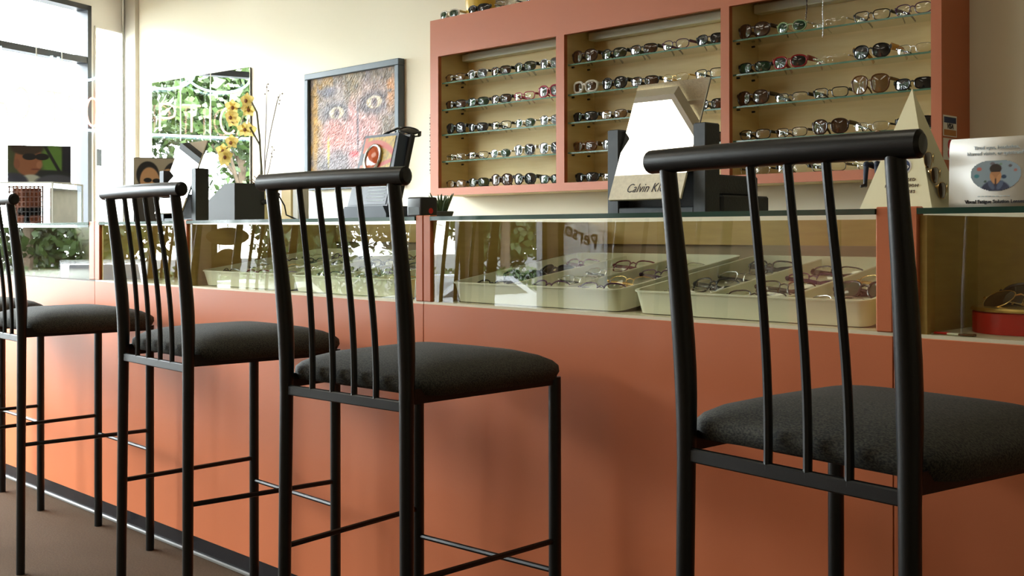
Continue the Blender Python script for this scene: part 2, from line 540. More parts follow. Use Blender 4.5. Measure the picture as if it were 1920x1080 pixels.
# ================================================================== COUNTER
ZG, ZTOP, DEP, KICK = 0.854, 1.067, 0.60, 0.059
def counter(x0, x1, label, pl=0.03, pr=0.03, lining='tan'):
    u = thing('display_counter', label, 'counter', ((x0 + x1) / 2, 0, 0), group='glass topped display counters in one run')
    c = (x0 + x1) / 2
    a, b = x0 - c + 0.0008, x1 - c - 0.0008
    MB().bbox(a, b, 0, 0.02, KICK, ZG - 0.003, 0.001, 1).build('front_panel', 'orange', u)
    MB().box(a, a + 0.018, 0.02, DEP, 0, ZG - 0.003).build('side_panel', 'orange', u, smooth=False)
    MB().box(b - 0.018, b, 0.02, DEP, 0, ZG - 0.003).build('side_panel', 'orange', u, smooth=False)
    MB().box(a + 0.018, b - 0.018, DEP - 0.02, DEP, 0, ZG - 0.003).build('back_panel', 'brown', u, smooth=False)
    k = MB().box(a, b, 0.004, 0.019, 0, KICK).build('kick_plate', 'kick', u, smooth=False)
    MB().tube([(a, 0.0, 0.006), (b, 0.0, 0.006)], 0.006, 6).build('base_lip', 'kicklip', k)
    MB().box(a, b, 0.0015, DEP, ZG - 0.003, ZG + 0.003).build('deck', 'deck' if lining == 'tan' else lining, u, smooth=False)
    for s, (p, q) in enumerate(((a, a + pl), (b - pr, b))):
        MB().bbox(p, q, -0.001, 0.022, ZG + 0.003, ZTOP + 0.003, 0.002, 1).build('post', 'orange', u)
    MB().box(a + 0.004, a + pl, 0.022, DEP, ZG + 0.003, ZTOP - 0.0115).build('case_side', lining, u, smooth=False)
    MB().box(b - pr, b - 0.004, 0.022, DEP, ZG + 0.003, ZTOP - 0.0115).build('case_side', lining, u, smooth=False)
    l, r = a + pl, b - pr
    MB().box(l, l + 0.012, 0.008, 0.022, ZG + 0.003, ZTOP - 0.012).build('glass_stop', 'tan', u, smooth=False)
    MB().add([(l, 0.006, ZG + 0.003), (r, 0.006, ZG + 0.003), (r, 0.006, ZTOP - 0.0115), (l, 0.006, ZTOP - 0.0115)], [(0, 1, 2, 3)]).build('front_glass', 'glass', u, smooth=False)
    g = MB().add([(l, 0.0, ZTOP - 0.0005), (r, 0.0, ZTOP - 0.0005), (r, DEP, ZTOP - 0.0005), (l, DEP, ZTOP - 0.0005)], [(0, 1, 2, 3)]).build('top_glass', 'shelfglass', u, smooth=False)
    MB().box(l, r, -0.004, 0.001, ZTOP - 0.010, ZTOP).build('glass_edge', 'glassedge', g, smooth=False)
    MB().box(l, r, DEP - 0.02, DEP, 0.995, ZTOP - 0.0115).build('back_rail', lining, u, smooth=False)
    m = (l + r) / 2
    MB().box(l, m + 0.02, DEP - 0.012, DEP - 0.004, ZG + 0.003, 0.995).build('sliding_door', 'brown' if lining == 'tan' else lining, u, smooth=False)
    MB().box(m - 0.02, r, DEP - 0.024, DEP - 0.016, ZG + 0.003, 0.995).build('sliding_door', 'brown' if lining == 'tan' else lining, u, smooth=False)
    return u
SEAMS = [-5.55, -3.99, -3.33, -2.127, -0.897, 0.36]
counter(SEAMS[0], SEAMS[1], 'leftmost glass topped counter, with the acrylic box on it', 0.03, 0.045, 'darkboard')
counter(SEAMS[1], SEAMS[2], 'narrow glass topped counter second from the left, with the couple picture on it', 0.040, 0.012)
counter(SEAMS[2], SEAMS[3], 'wide counter with ivory trays, below the framed painting', 0.022, 0.028)
counter(SEAMS[3], SEAMS[4], 'wide counter with ivory trays, below the wall cabinet', 0.028, 0.030)
counter(SEAMS[4], SEAMS[5], 'rightmost counter, with a red round stand in its case', 0.043, 0.03)

# ================================================================== BAR STOOLS
def bez(p0, p1, p2, p3, n):
    out = []
    for i in range(n + 1):
        t = i / n
        out.append(tuple((1 - t) ** 3 * a + 3 * (1 - t) ** 2 * t * b + 3 * (1 - t) * t * t * c + t ** 3 * d for a, b, c, d in zip(p0, p1, p2, p3)))
    return out

def make_stool(spindles):
    wb, wf, d, zb, zr, rb = 0.179, 0.205, 0.394, 0.710, 1.129, 0.034
    h = d / 2
    P = {}
    mb = MB()
    RL, bow = 0.214, 0.006
    pts = [(-RL + 2 * RL * i / 16, -h - rb - bow * (1 - (2 * i / 16 - 1) ** 2), zr + 0.001 * (1 - (2 * i / 16 - 1) ** 2)) for i in range(17)]
    e = [(-RL - 0.004, pts[0][1] + 0.0005, zr)]
    e2 = [(RL + 0.004, pts[-1][1] + 0.0005, zr)]
    P['top_rail'] = [mb.tube(e + pts + e2, [0.012] + [0.0172] * 17 + [0.012], 16).mesh('top_rail', 'stool')]
    P['back_leg'] = []
    P['front_leg'] = []
    yrail = lambda x: -h - rb - bow * (1 - (x / RL) ** 2)
    for s in (-1, 1):
        xt = s * 0.182
        low = [(s * 0.185, -h - 0.006, 0.0), (s * 0.182, -h - 0.003, 0.35), (s * wb, -h, 0.70)]
        up = bez((s * wb, -h, 0.71), (s * wb, -h + 0.004, 0.86), (xt, -h - 0.012, 0.95), (xt, yrail(xt), zr), 10)
        rr = [0.0125, 0.013, 0.0138, 0.0140, 0.0150, 0.0160, 0.0164, 0.0164, 0.0160, 0.0152, 0.0144, 0.0136, 0.0128, 0.0122]
        P['back_leg'].append(MB().tube(low + up, rr, 14).mesh('back_leg', 'stool'))
        P['front_leg'].append(MB().tube([(s * wf, h, 0.0), (s * wf, h, 0.728)], 0.0133, 14).mesh('front_leg', 'stool'))
    P['seat_crossbar'] = [MB().bbox(-wb, wb, -h - 0.006, -h + 0.006, zb - 0.012, zb + 0.008, 0.002, 1).mesh('seat_crossbar', 'stool')]
    fr = MB()
    for s in (-1, 1):
        fr.add([(s * wb - s * .006, -h, .712), (s * wf - s * .006, h, .712), (s * wf + s * .006, h, .712), (s * wb + s * .006, -h, .712),
                (s * wb - s * .006, -h, .740), (s * wf - s * .006, h, .740), (s * wf + s * .006, h, .740), (s * wb + s * .006, -h, .740)],
               [(0, 1, 2, 3), (7, 6, 5, 4), (0, 4, 5, 1), (1, 5, 6, 2), (2, 6, 7, 3), (3, 7, 4, 0)])
    fr.box(-wf, wf, h - 0.006, h + 0.006, 0.712, 0.740)
    P['seat_frame'] = [fr.mesh('seat_frame', 'stool', False)]
    zs, zf = 0.388, 0.325
    P['stretcher'] = [MB().tube([(-0.182, -h - .003, zs), (-wf, h, zs)], 0.0062, 8).mesh('stretcher', 'stool'),
                      MB().tube([(0.182, -h - .003, zs), (wf, h, zs)], 0.0062, 8).mesh('stretcher', 'stool'),
                      MB().tube([(-wf, h, zf), (wf, h, zf)], 0.0062, 8).mesh('stretcher', 'stool')]
    P['spindle'] = []
    for k in spindles:
        xb = (-0.095, -0.032, 0.032, 0.095)[k]
        xt = (-0.088, -0.030, 0.030, 0.088)[k]
        pts = bez((xb, -h, zb), (xb, -h + 0.004, 0.88), (xt, -h - 0.02, 0.98), (xt, yrail(xt), zr), 14)
        P['spindle'].append(MB().tube(pts, 0.0062, 8).mesh('spindle', 'stool'))
    # cushion: rounded square rings, domed
    rings = [(0.90, 0.729), (0.97, 0.733), (1.0, 0.748), (0.995, 0.760), (0.955, 0.770), (0.86, 0.780), (0.70, 0.789), (0.48, 0.795), (0.24, 0.798)]
    N = 44
    vs_, fs = [], []
    for sc, z in rings:
        for j in range(N):
            a = 2 * PI * j / N
            ca, sa = math.cos(a), math.sin(a)
            e_ = 2 / 6.5
            x = 0.222 * sc * math.copysign(abs(ca) ** e_, ca)
            y = 0.208 * sc * math.copysign(abs(sa) ** e_, sa)
            x *= 1 + 0.05 * y / 0.222
            zz = z + 0.010 * (1 - (x / 0.222) ** 2) * (1 if z < 0.765 else 0.3) - 0.010
            vs_.append((x, y + 0.021, zz))
    n_ = len(rings)
    fs = [(i * N + j, i * N + (j + 1) % N, (i + 1) * N + (j + 1) % N, (i + 1) * N + j) for i in range(n_ - 1) for j in range(N)]
    fs += [tuple(range(N - 1, -1, -1)), tuple((n_ - 1) * N + j for j in range(N))]
    P['seat_cushion'] = [MB().add(vs_, fs).mesh('seat_cushion', 'fabric', True, 60)]
    return P
full_stool = make_stool((0, 1, 2, 3))
three_stool = dict(full_stool)
three_stool['spindle'] = full_stool['spindle'][1:]
STOOLS = [(-0.777, -0.296, -0.106, 'nearest black bar stool, at far right, with three back spindles', three_stool),
          (-1.787, -0.302, 0.066, 'black metal bar stool second from the right, padded seat, below the eye display stand', full_stool),
          (-2.586, -0.278, -0.030, 'black metal bar stool third from the right, its rail before the couple picture', full_stool),
          (-3.624, -0.266, -0.030, 'black bar stool second from the left, only its right half back in view', full_stool),
          (-4.397, -0.310, -0.027, 'farthest black bar stool at the left picture edge, showing mostly its seat front', full_stool)]
for x, y, r, lab, P in STOOLS:
    t = thing('bar_stool', lab, 'bar stool', (x, y, 0), r, 'black metal bar stools along the counter')
    for nm, ms in P.items():
        for me in ms: obj(nm, me, t)

# ================================================================== WALL CABINET
CX0, CX1, CY0, CZ0, CZ1 = -4.098, -1.585, 1.70, 1.203, 2.040
BAYS = [(-4.040, -3.272), (-3.225, -2.430), (-2.392, -1.620)]
SH = [1.740, 1.612, 1.493, 1.366]
BOT, TOPO = 1.237, 1.864
cab = thing('wall_cabinet', 'orange wall cabinet of three open bays with glass shelves of eyeglasses', 'cabinet', ((CX0 + CX1) / 2, YB, CZ0))
inv = Matrix.Translation((-(CX0 + CX1) / 2, -YB, -CZ0))
def cpart(mb, name, m, parent=None):
    me = mb.mesh(name, m, False)
    me.transform(inv)
    return obj(name, me, parent or cab)
cpart(MB().box(CX0, CX1, CY0, CY0 + 0.02, TOPO, CZ1), 'header', 'orange_cab')
cpart(MB().box(CX0, CX1, CY0, CY0 + 0.02, CZ0, BOT), 'bottom_rail', 'orange_cab')
xs = [CX0, BAYS[0][0], BAYS[0][1], BAYS[1][0], BAYS[1][1], BAYS[2][0], BAYS[2][1], CX1]
for i in range(0, 8, 2):
    cpart(MB().box(xs[i], xs[i + 1], CY0, CY0 + 0.02, BOT, TOPO), 'stile', 'orange_cab')
for x in (CX0, CX1 - 0.02):
    cpart(MB().box(x, x + 0.02, CY0 + 0.02, YB, CZ0, CZ1), 'side_panel', 'orange_cab')
cpart(MB().box(CX0 + .02, CX1 - .02, CY0 + .02, YB, CZ1 - 0.02, CZ1), 'top_panel', 'orange_cab')
cpart(MB().box(CX0 + .02, CX1 - .02, CY0 + .02, YB, CZ0, CZ0 + 0.012), 'underside', 'cabin')
for a, b in BAYS:
    cpart(MB().box(a - .012, b + .012, YB - 0.015, YB - 0.002, BOT, CZ1 - .02), 'back_panel', 'cabin')
    cpart(MB().box(a - .012, a, CY0 + .02, YB - .015, BOT, CZ1 - .02), 'bay_side', 'cabin')
    cpart(MB().box(b, b + .012, CY0 + .02, YB - .015, BOT, CZ1 - .02), 'bay_side', 'cabin')
    cpart(MB().box(a, b, CY0 + .02, YB - .015, BOT - 0.014, BOT), 'bay_floor', 'cabin')
    fx = cpart(MB().bbox(a + 0.015, b - 0.015, 1.838, 1.888, 1.852, 1.886, 0.004, 2), 'strip_light_housing', 'ivory')
    cpart(MB().tube([(a + 0.03, 1.850, 1.915), (b - 0.03, 1.850, 1.915)], 0.013, 10), 'light_tube', 'white', fx)
    for z in SH:
        s = cpart(MB().add([(a, CY0 + .025, z), (b, CY0 + .025, z), (b, YB - .03, z), (a, YB - .03, z)], [(0, 1, 2, 3)]), 'glass_shelf', 'shelfglass')
        cpart(MB().box(a, b, CY0 + .0235, CY0 + .026, z - .006, z), 'shelf_edge', 'shelfedge', s)
        for x in (a + .006, b - .006):
            for y in (CY0 + .05, YB - .06):
                cpart(MB().tube([(x - .006, y, z - .010), (x + .006, y, z - .010)], 0.004, 8), 'shelf_pin', 'black', s)

# ================================================================== EYEGLASSES
def frame_mat(name, col, metal=0, rough=0.25):
    M[name] = mat(name, col, rough=rough, metal=metal)
for nm, c, me_ in [('f_black', (0.010, 0.010, 0.011), 0), ('f_brown', (0.045, 0.018, 0.010), 0), ('f_tort', (0.12, 0.045, 0.012), 0), ('f_white', (0.72, 0.69, 0.60), 0),
                   ('f_red', (0.32, 0.015, 0.02), 0), ('f_pink', (0.42, 0.06, 0.10), 0), ('f_purple', (0.07, 0.02, 0.07), 0), ('f_blue', (0.02, 0.04, 0.12), 0),
                   ('f_silver', (0.62, 0.62, 0.62), 1), ('f_gold', (0.80, 0.55, 0.22), 1), ('f_wine', (0.14, 0.01, 0.03), 0), ('f_amber', (0.45, 0.20, 0.03), 0), ('f_lime', (0.30, 0.42, 0.22), 0)]:
    frame_mat(nm, c, me_)
M['l_clear'] = glass_mat('clear demo lens', (0.93, 0.94, 0.90), 1.5, 1.0)
for nm, c in [('l_dark', (0.010, 0.010, 0.011)), ('l_brown', (0.055, 0.022, 0.008)), ('l_olive', (0.030, 0.034, 0.010)), ('l_green', (0.012, 0.045, 0.022)), ('l_amber', (0.16, 0.085, 0.025)), ('l_grey', (0.06, 0.06, 0.06))]:
    M[nm] = mat(nm, c, rough=0.06, spec=0.7)

def lens_outline(a, b, n, sk, cat, N=26):
    out = []
    for j in range(N):
        t = 2 * PI * j / N
        ct, st = math.cos(t), math.sin(t)
        x = a * math.copysign(abs(ct) ** (2 / n), ct)
        z = b * math.copysign(abs(st) ** (2 / n), st)
        x *= 1 + sk * z / b                     # wider at the top
        z += cat * (x / a) * b                  # outer side lifted
        out.append((x, z))
    return out

def eyewear(w, h, n, bridge, rim, kind, fm, lm, tm, sk=0.06, cat=0.0, wrap=0.010, th=0.006, folded=False):
    # faces -y, rests on z = 0; returns {part: [meshes]}
    a, b = w / 2, h / 2
    W = bridge / 2 + w
    cy = lambda x: wrap * (x / W) ** 2
    res = {'frame': [], 'lens': [], 'temple': []}
    fr = MB()
    for s in (-1, 1):
        pts = [(s * (bridge / 2 + a + x), z + b + rim) for x, z in lens_outline(a, b, n, sk, cat)]
        p3 = [(x, cy(x), z) for x, z in pts]
        if kind == 'full':
            fr.loop(p3, rim, 6, (1.0, 1.0))
        elif kind == 'half':
            top = [q for q in p3 if q[2] > b * 0.9]
            top.sort(key=lambda q: q[0])
            fr.tube(top, rim, 6)
        ctr = (s * (bridge / 2 + a), cy(s * (bridge / 2 + a)) - 0.0025, b + rim)
        mb = MB()
        mid = [((q[0] + ctr[0]) / 2, (q[1] + ctr[1]) / 2 - 0.0006, (q[2] + ctr[2]) / 2) for q in p3]
        N = len(p3)
        mb.add([ctr] + mid + p3, [(0, 1 + j, 1 + (j + 1) % N) for j in range(N)] + [(1 + j, 1 + N + j, 1 + N + (j + 1) % N, 1 + (j + 1) % N) for j in range(N)])
        res['lens'].append(mb.mesh('lens', lm, True, 80))
        # hinge block
        zt = b + rim + b * 0.45
        xo = s * W
        fr.bbox(min(xo, xo + s * 0.006), max(xo, xo + s * 0.006), cy(W) - 0.002, cy(W) + 0.006, zt - th * 0.6, zt + th * 0.6, 0.0012, 1)
        xo += s * 0.004
        if not folded:
            pt = [(xo, cy(W), zt), (xo, cy(W) + 0.05, zt - 0.001), (xo - s * 0.003, cy(W) + 0.088, zt - 0.003), (xo - s * 0.006, cy(W) + 0.108, zt - 0.014), (xo - s * 0.008, cy(W) + 0.122, max(0.003, zt - 0.030))]
            tw = [1.0, 0.9, 0.7, 0.7, 0.6]
        else:
            yo = cy(W) + (0.006 if s < 0 else 0.011)
            pt = [(xo, cy(W), zt), (xo - s * 0.004, yo, zt), (xo - s * 0.05, yo + 0.001, zt - 0.002), (xo - s * 0.088, yo + 0.002, zt - 0.008), (xo - s * 0.110, yo + 0.003, max(0.003, zt - 0.020))]
            tw = [1.0, 1.0, 0.8, 0.7, 0.6]
        # flat temple: squash across
        res['temple'].append(MB().tube(pt, [th * k for k in tw], 6, squash=(1.0, 0.36) if not folded else (1.0, 0.36)).mesh('temple', tm))
    zb = b + rim + b * 0.35
    fr.tube([(-bridge / 2 - 0.001, cy(bridge / 2), zb), (0, -0.0015, zb + 0.003), (bridge / 2 + 0.001, cy(bridge / 2), zb)], max(rim, 0.0013) * 1.1, 6)
    for s in (-1, 1):
        fr.ball((s * (bridge / 2 - 0.001), 0.005, b * 0.75), 0.003, 6, 4, (0.5, 0.7, 1.3))
    res['frame'].append(fr.mesh('frame', fm))
    return res

S = {}   # style -> (meshes, folded meshes, description, category)
def style(key, desc, cat, **k):
    S[key] = (eyewear(**k), None if cat == 'sunglasses' and not k.get('both') else None, desc, cat, k)
def both(key):
    s = S[key]
    if s[1] is None:
        S[key] = (s[0], eyewear(folded=True, **s[4]), *s[2:])
    return S[key][1]
K = dict
style('bigbrown', 'large brown lens sunglasses', 'sunglasses', w=.058, h=.050, n=2.4, bridge=.016, rim=.0030, kind='full', fm='f_brown', lm='l_brown', tm='f_brown', th=.008)
style('bigblack', 'large round black sunglasses', 'sunglasses', w=.055, h=.046, n=2.3, bridge=.016, rim=.0034, kind='full', fm='f_black', lm='l_dark', tm='f_black', th=.009)
style('blkwrap', 'slim black sunglasses', 'sunglasses', w=.058, h=.036, n=2.8, bridge=.016, rim=.0026, kind='full', fm='f_black', lm='l_dark', tm='f_black', wrap=.016, th=.008)
style('olive', 'black sunglasses with olive lenses', 'sunglasses', w=.058, h=.038, n=2.8, bridge=.016, rim=.0024, kind='full', fm='f_black', lm='l_olive', tm='f_black', wrap=.014, th=.008)
style('brownrect', 'black sunglasses with brown lenses', 'sunglasses', w=.056, h=.036, n=3.0, bridge=.017, rim=.0024, kind='full', fm='f_black', lm='l_brown', tm='f_black', wrap=.012, th=.008)
style('amber', 'brown sunglasses with pale amber lenses', 'sunglasses', w=.056, h=.034, n=2.8, bridge=.017, rim=.0016, kind='full', fm='f_brown', lm='l_amber', tm='f_black', th=.006)
style('grad', 'oversized reddish brown gradient sunglasses', 'sunglasses', w=.060, h=.062, n=2.6, bridge=.015, rim=.0026, kind='full', fm='f_tort', lm='l_amber', tm='f_tort', sk=.12, th=.006)
style('greenround', 'small round green lens sunglasses', 'sunglasses', w=.048, h=.038, n=2.0, bridge=.022, rim=.0028, kind='full', fm='f_lime', lm='l_green', tm='f_silver', th=.004)
style('greenwire', 'dark green wire rim sunglasses', 'sunglasses', w=.052, h=.036, n=2.3, bridge=.020, rim=.0012, kind='full', fm='f_silver', lm='l_green', tm='f_silver', th=.004)
style('greenrect', 'black sunglasses with dark green lenses', 'sunglasses', w=.056, h=.036, n=3.0, bridge=.017, rim=.0024, kind='full', fm='f_black', lm='l_green', tm='f_black', wrap=.012, th=.008)
style('whitesun', 'white framed sunglasses with brown lenses', 'sunglasses', w=.054, h=.044, n=2.8, bridge=.017, rim=.0050, kind='full', fm='f_white', lm='l_brown', tm='f_white', th=.008)
style('redsun', 'red framed dark sunglasses', 'sunglasses', w=.056, h=.042, n=2.5, bridge=.017, rim=.0030, kind='full', fm='f_red', lm='l_dark', tm='f_red', th=.010)
style('goldsun', 'oval black sunglasses with gold temples', 'sunglasses', w=.058, h=.046, n=2.3, bridge=.016, rim=.0026, kind='full', fm='f_black', lm='l_dark', tm='f_amber', th=.012)
style('tort', 'tortoiseshell sunglasses', 'sunglasses', w=.056, h=.038, n=2.8, bridge=.017, rim=.0034, kind='full', fm='f_tort', lm='l_brown', tm='f_tort', th=.010)
style('silversun', 'silver rimmed sunglasses with grey lenses', 'sunglasses', w=.056, h=.040, n=2.6, bridge=.018, rim=.0018, kind='full', fm='f_silver', lm='l_grey', tm='f_black', th=.006)
style('wrapsilver', 'tall dark sunglasses with silver temples', 'sunglasses', w=.058, h=.048, n=2.6, bridge=.016, rim=.0022, kind='full', fm='f_silver', lm='l_dark', tm='f_silver', th=.010)
style('pink', 'pink plastic eyeglasses', 'eyeglasses', w=.054, h=.034, n=3.2, bridge=.018, rim=.0022, kind='full', fm='f_pink', lm='l_clear', tm='f_pink', th=.005)
style('pinksun', 'large pink and purple sunglasses', 'sunglasses', w=.058, h=.048, n=2.6, bridge=.016, rim=.0036, kind='full', fm='f_pink', lm='l_grey', tm='f_purple', th=.010)
style('blkclear', 'black rectangular eyeglasses', 'eyeglasses', w=.054, h=.034, n=3.4, bridge=.018, rim=.0018, kind='full', fm='f_black', lm='l_clear', tm='f_black', th=.006)
style('purpclear', 'dark purple oval eyeglasses', 'eyeglasses', w=.054, h=.036, n=2.6, bridge=.018, rim=.0017, kind='full', fm='f_purple', lm='l_clear', tm='f_purple', th=.006)
style('brnclear', 'brown rectangular eyeglasses', 'eyeglasses', w=.054, h=.032, n=3.2, bridge=.018, rim=.0015, kind='full', fm='f_brown', lm='l_clear', tm='f_brown', th=.005)
style('silclear', 'thin silver wire eyeglasses', 'eyeglasses', w=.052, h=.031, n=3.2, bridge=.019, rim=.0009, kind='full', fm='f_silver', lm='l_clear', tm='f_black', th=.0035)
style('rimless', 'rimless eyeglasses', 'eyeglasses', w=.054, h=.032, n=3.0, bridge=.019, rim=.0008, kind='none', fm='f_silver', lm='l_clear', tm='f_silver', th=.0035)
style('gldclear', 'thin gold wire eyeglasses', 'eyeglasses', w=.053, h=.033, n=2.6, bridge=.019, rim=.0009, kind='full', fm='f_gold', lm='l_clear', tm='f_gold', th=.0035)
style('halfblk', 'black half rim eyeglasses', 'eyeglasses', w=.055, h=.030, n=3.2, bridge=.018, rim=.0016, kind='half', fm='f_black', lm='l_clear', tm='f_black', th=.007)
style('wine', 'wine red eyeglasses', 'eyeglasses', w=.054, h=.032, n=3.0, bridge=.018, rim=.0017, kind='full', fm='f_wine', lm='l_clear', tm='f_wine', th=.005)
style('halfpurp', 'purple half rim eyeglasses', 'eyeglasses', w=.055, h=.030, n=3.0, bridge=.018, rim=.0015, kind='half', fm='f_purple', lm='l_clear', tm='f_purple', th=.005)
style('whitegrn', 'white sunglasses with dark teal lenses', 'sunglasses', w=.052, h=.038, n=2.4, bridge=.018, rim=.0036, kind='full', fm='f_white', lm='l_green', tm='f_white', th=.006)
style('aviator', 'gold wire aviator sunglasses', 'sunglasses', w=.056, h=.046, n=2.4, bridge=.019, rim=.0010, kind='full', fm='f_gold', lm='l_brown', tm='f_gold', sk=.14, th=.0035)

def place(key, loc, rz, label, group, rx=0.0, folded=False, scale=1.0):
    s = S[key]
    parts = both(key) if folded else s[0]
    t = thing(s[3], label, s[3], loc, rz, group)
    t.rotation_euler = (rx, 0, rz)
    t.scale = (scale,) * 3
    for nm, ms in parts.items():
        for me in ms: obj(nm, me, t)
    return t

ROWS = ['top', 'second', 'third', 'fourth', 'bottom']
ORD = ['first', 'second', 'third', 'fourth', 'fifth']
BN = ['left', 'middle', 'right']
SHELVES = [
 [['amber', 'silversun', 'brownrect', 'olive', 'silversun'],
  ['brownrect', 'greenrect', 'brownrect', 'pink', 'pinksun'],
  ['bigblack', 'blkwrap', 'blkclear', 'greenwire', 'silversun'],
  ['silclear', 'brnclear', 'greenwire', 'wrapsilver', 'wrapsilver'],
  ['amber', 'olive', 'bigbrown', 'bigblack', 'greenrect']],
 [['bigbrown', 'olive', 'brownrect', 'purpclear', 'blkwrap'],
  ['whitesun', 'bigblack', 'brownrect', 'gldclear', 'blkclear'],
  ['blkwrap', 'amber', 'brnclear', 'blkclear', 'brownrect'],
  ['tort', 'silversun', 'blkclear', 'silclear', 'brownrect'],
  ['blkwrap', 'silclear', 'brnclear', 'rimless', 'silclear']],
 [['bigbrown', 'greenround', 'rimless', 'blkclear', 'purpclear'],
  ['greenrect', 'redsun', 'rimless', 'goldsun', 'silclear'],
  ['bigbrown', 'halfblk', 'blkclear', 'grad', 'blkwrap'],
  ['blkclear', 'brnclear', 'bigbrown', 'silclear', 'blkwrap'],
  ['silclear', 'halfblk', 'brnclear', 'rimless', 'silclear']]]
for b, (x0, x1) in enumerate(BAYS):
    for r in range(5):
        z = SH[r] + 0.0006 if r < 4 else BOT + 0.0006
        for i in range(5):
            x = x0 + (x1 - x0) * (i + 0.5) / 5 + random.uniform(-.004, .004)
            k = SHELVES[b][r][i]
            place(k, (x, CY0 + 0.034 + random.uniform(0, .006), z), random.uniform(-.06, .06),
                  '%s, %s from left on %s shelf of %s cabinet bay' % (S[k][2], ORD[i], ROWS[r], BN[b]), 'eyewear on the wall cabinet shelves')
for i, (k, x) in enumerate([('whitegrn', -4.0), ('blkwrap', -3.80), ('silclear', -3.62), ('bigblack', -3.42)]):
    place(k, (x, CY0 + 0.03, CZ1 + 0.0006), 0.05, folded=(i == 1), label= '%s, %s from left along the top of the wall cabinet' % (S[k][2], ORD[i]), group='eyewear on top of the wall cabinet')

# ------------------------------------------------------------------ trays with eyeglasses
TILT = math.radians(8.1)
def tray(x0, x1, y0, label, card=None):
    w, d, h, th = x1 - x0, 0.465, 0.046, 0.004
    t = thing('frame_tray', label, 'tray', ((x0 + x1) / 2, y0, ZG + 0.004), group='ivory eyeglass trays in the counter cases')
    t.rotation_euler = (TILT, 0, 0)
    a = w / 2
    mb = MB()
    def rr(x, y, r):   # rounded rectangle ring
        out = []
        for cx, cy, a0 in ((a - x - r, y + r, -90), (a - x - r, d - y - r, 0), (-a + x + r, d - y - r, 90), (-a + x + r, y + r, 180)):
            for k in range(5):
                an = math.radians(a0 + 22.5 * k)
                out.append((cx + r * math.cos(an), cy + r * math.sin(an)))
        return out
    rings = [(rr(.006, .006, .020), 0), (rr(0, 0, .022), h), (rr(-.003, -.003, .024), h), (rr(-.003, -.003, .024), h + .003), (rr(th, th, .020), h + .003), (rr(th + .003, th + .003, .018), .020)]
    vs_ = [(x, y, z) for ring, z in rings for x, y in ring]
    n_ = 20
    fs = [(i * n_ + j, i * n_ + (j + 1) % n_, (i + 1) * n_ + (j + 1) % n_, (i + 1) * n_ + j) for i in range(len(rings) - 1) for j in range(n_)]
    fs += [tuple(range(n_ - 1, -1, -1)), tuple((len(rings) - 1) * n_ + j for j in range(n_))]
    mb.add(vs_, fs).build('tray_shell', 'ivory', t, True, 40)
    for k in (1, 2):
        x = -a + w * k / 3
        MB().bbox(x - .003, x + .003, .008, d - .008, .019, h - .001, .0015, 1).build('divider', 'ivory', t)
    MB().box(-a + .03, a - .03, .02, d - .02, -0.030, -0.001)
    # props that hold the tray's back up
    pr = MB()
    for x in (-a + .05, a - .05):
        pr.box(x - .01, x + .01, d - .08, d - .06, -0.052, 0.001)
    pr.build('prop', 'ivory', t, False)
    return t, w, d
TR = [('left tray below the painting', -3.285, -2.785, 0.045), ('right tray below the painting', -2.755, -2.215, 0.035), ('left tray below the cabinet', -2.060, -1.528, 0.040), ('right tray below the cabinet', -1.490, -0.962, 0.040)]
TRL = ['ivory compartment tray of eyeglasses at left in the counter below the painting', 'ivory compartment tray of eyeglasses at right in the counter below the painting',
       'ivory compartment tray of eyeglasses at left in the counter below the wall cabinet', 'ivory compartment tray of eyeglasses at right in the counter below the wall cabinet']
CYC = ['halfblk', 'silclear', 'purpclear', 'wine', 'brnclear', 'blkclear', 'halfpurp', 'silclear', 'blkclear', 'wine', 'halfblk', 'gldclear', 'brnclear', 'purpclear']
q = 0
for (tn, x0, x1, y0), lab in zip(TR, TRL):
    t, w, d = tray(x0, x1, y0, lab)
    for c in range(3):
        for r in range(4):
            k = CYC[(q * 5 + c * 3 + r * 7 + (c * r)) % len(CYC)]
            if tn == 'left tray below the cabinet' and c == 0 and r in (1, 2): k = 'blkwrap'
            if tn == 'right tray below the cabinet' and c == 2 and r == 1: k = 'greenrect'
            lx = -w / 2 * .96 + w * .96 * (c + 0.5) / 3 + random.uniform(-.006, .006)
            ly = 0.040 + r * 0.105 + random.uniform(-.006, .006)
            ct, st = math.cos(TILT), math.sin(TILT)
            zt = 0.0205
            place(k, ((x0 + x1) / 2 + lx, y0 + ly * ct - zt * st, ZG + 0.004 + ly * st + zt * ct), random.uniform(-.15, .15),
                  '%s, %s column, %s row, %s' % (S[k][2], ['left', 'middle', 'right'][c], ['front', 'second', 'third', 'back'][r], tn),
                  'eyeglasses lying in the counter trays', rx=TILT + random.uniform(-.75, -.45), folded=True)
    q += 1

# ================================================================== ON THE WALL
ZC = ZTOP + 0.0002   # counter top surface
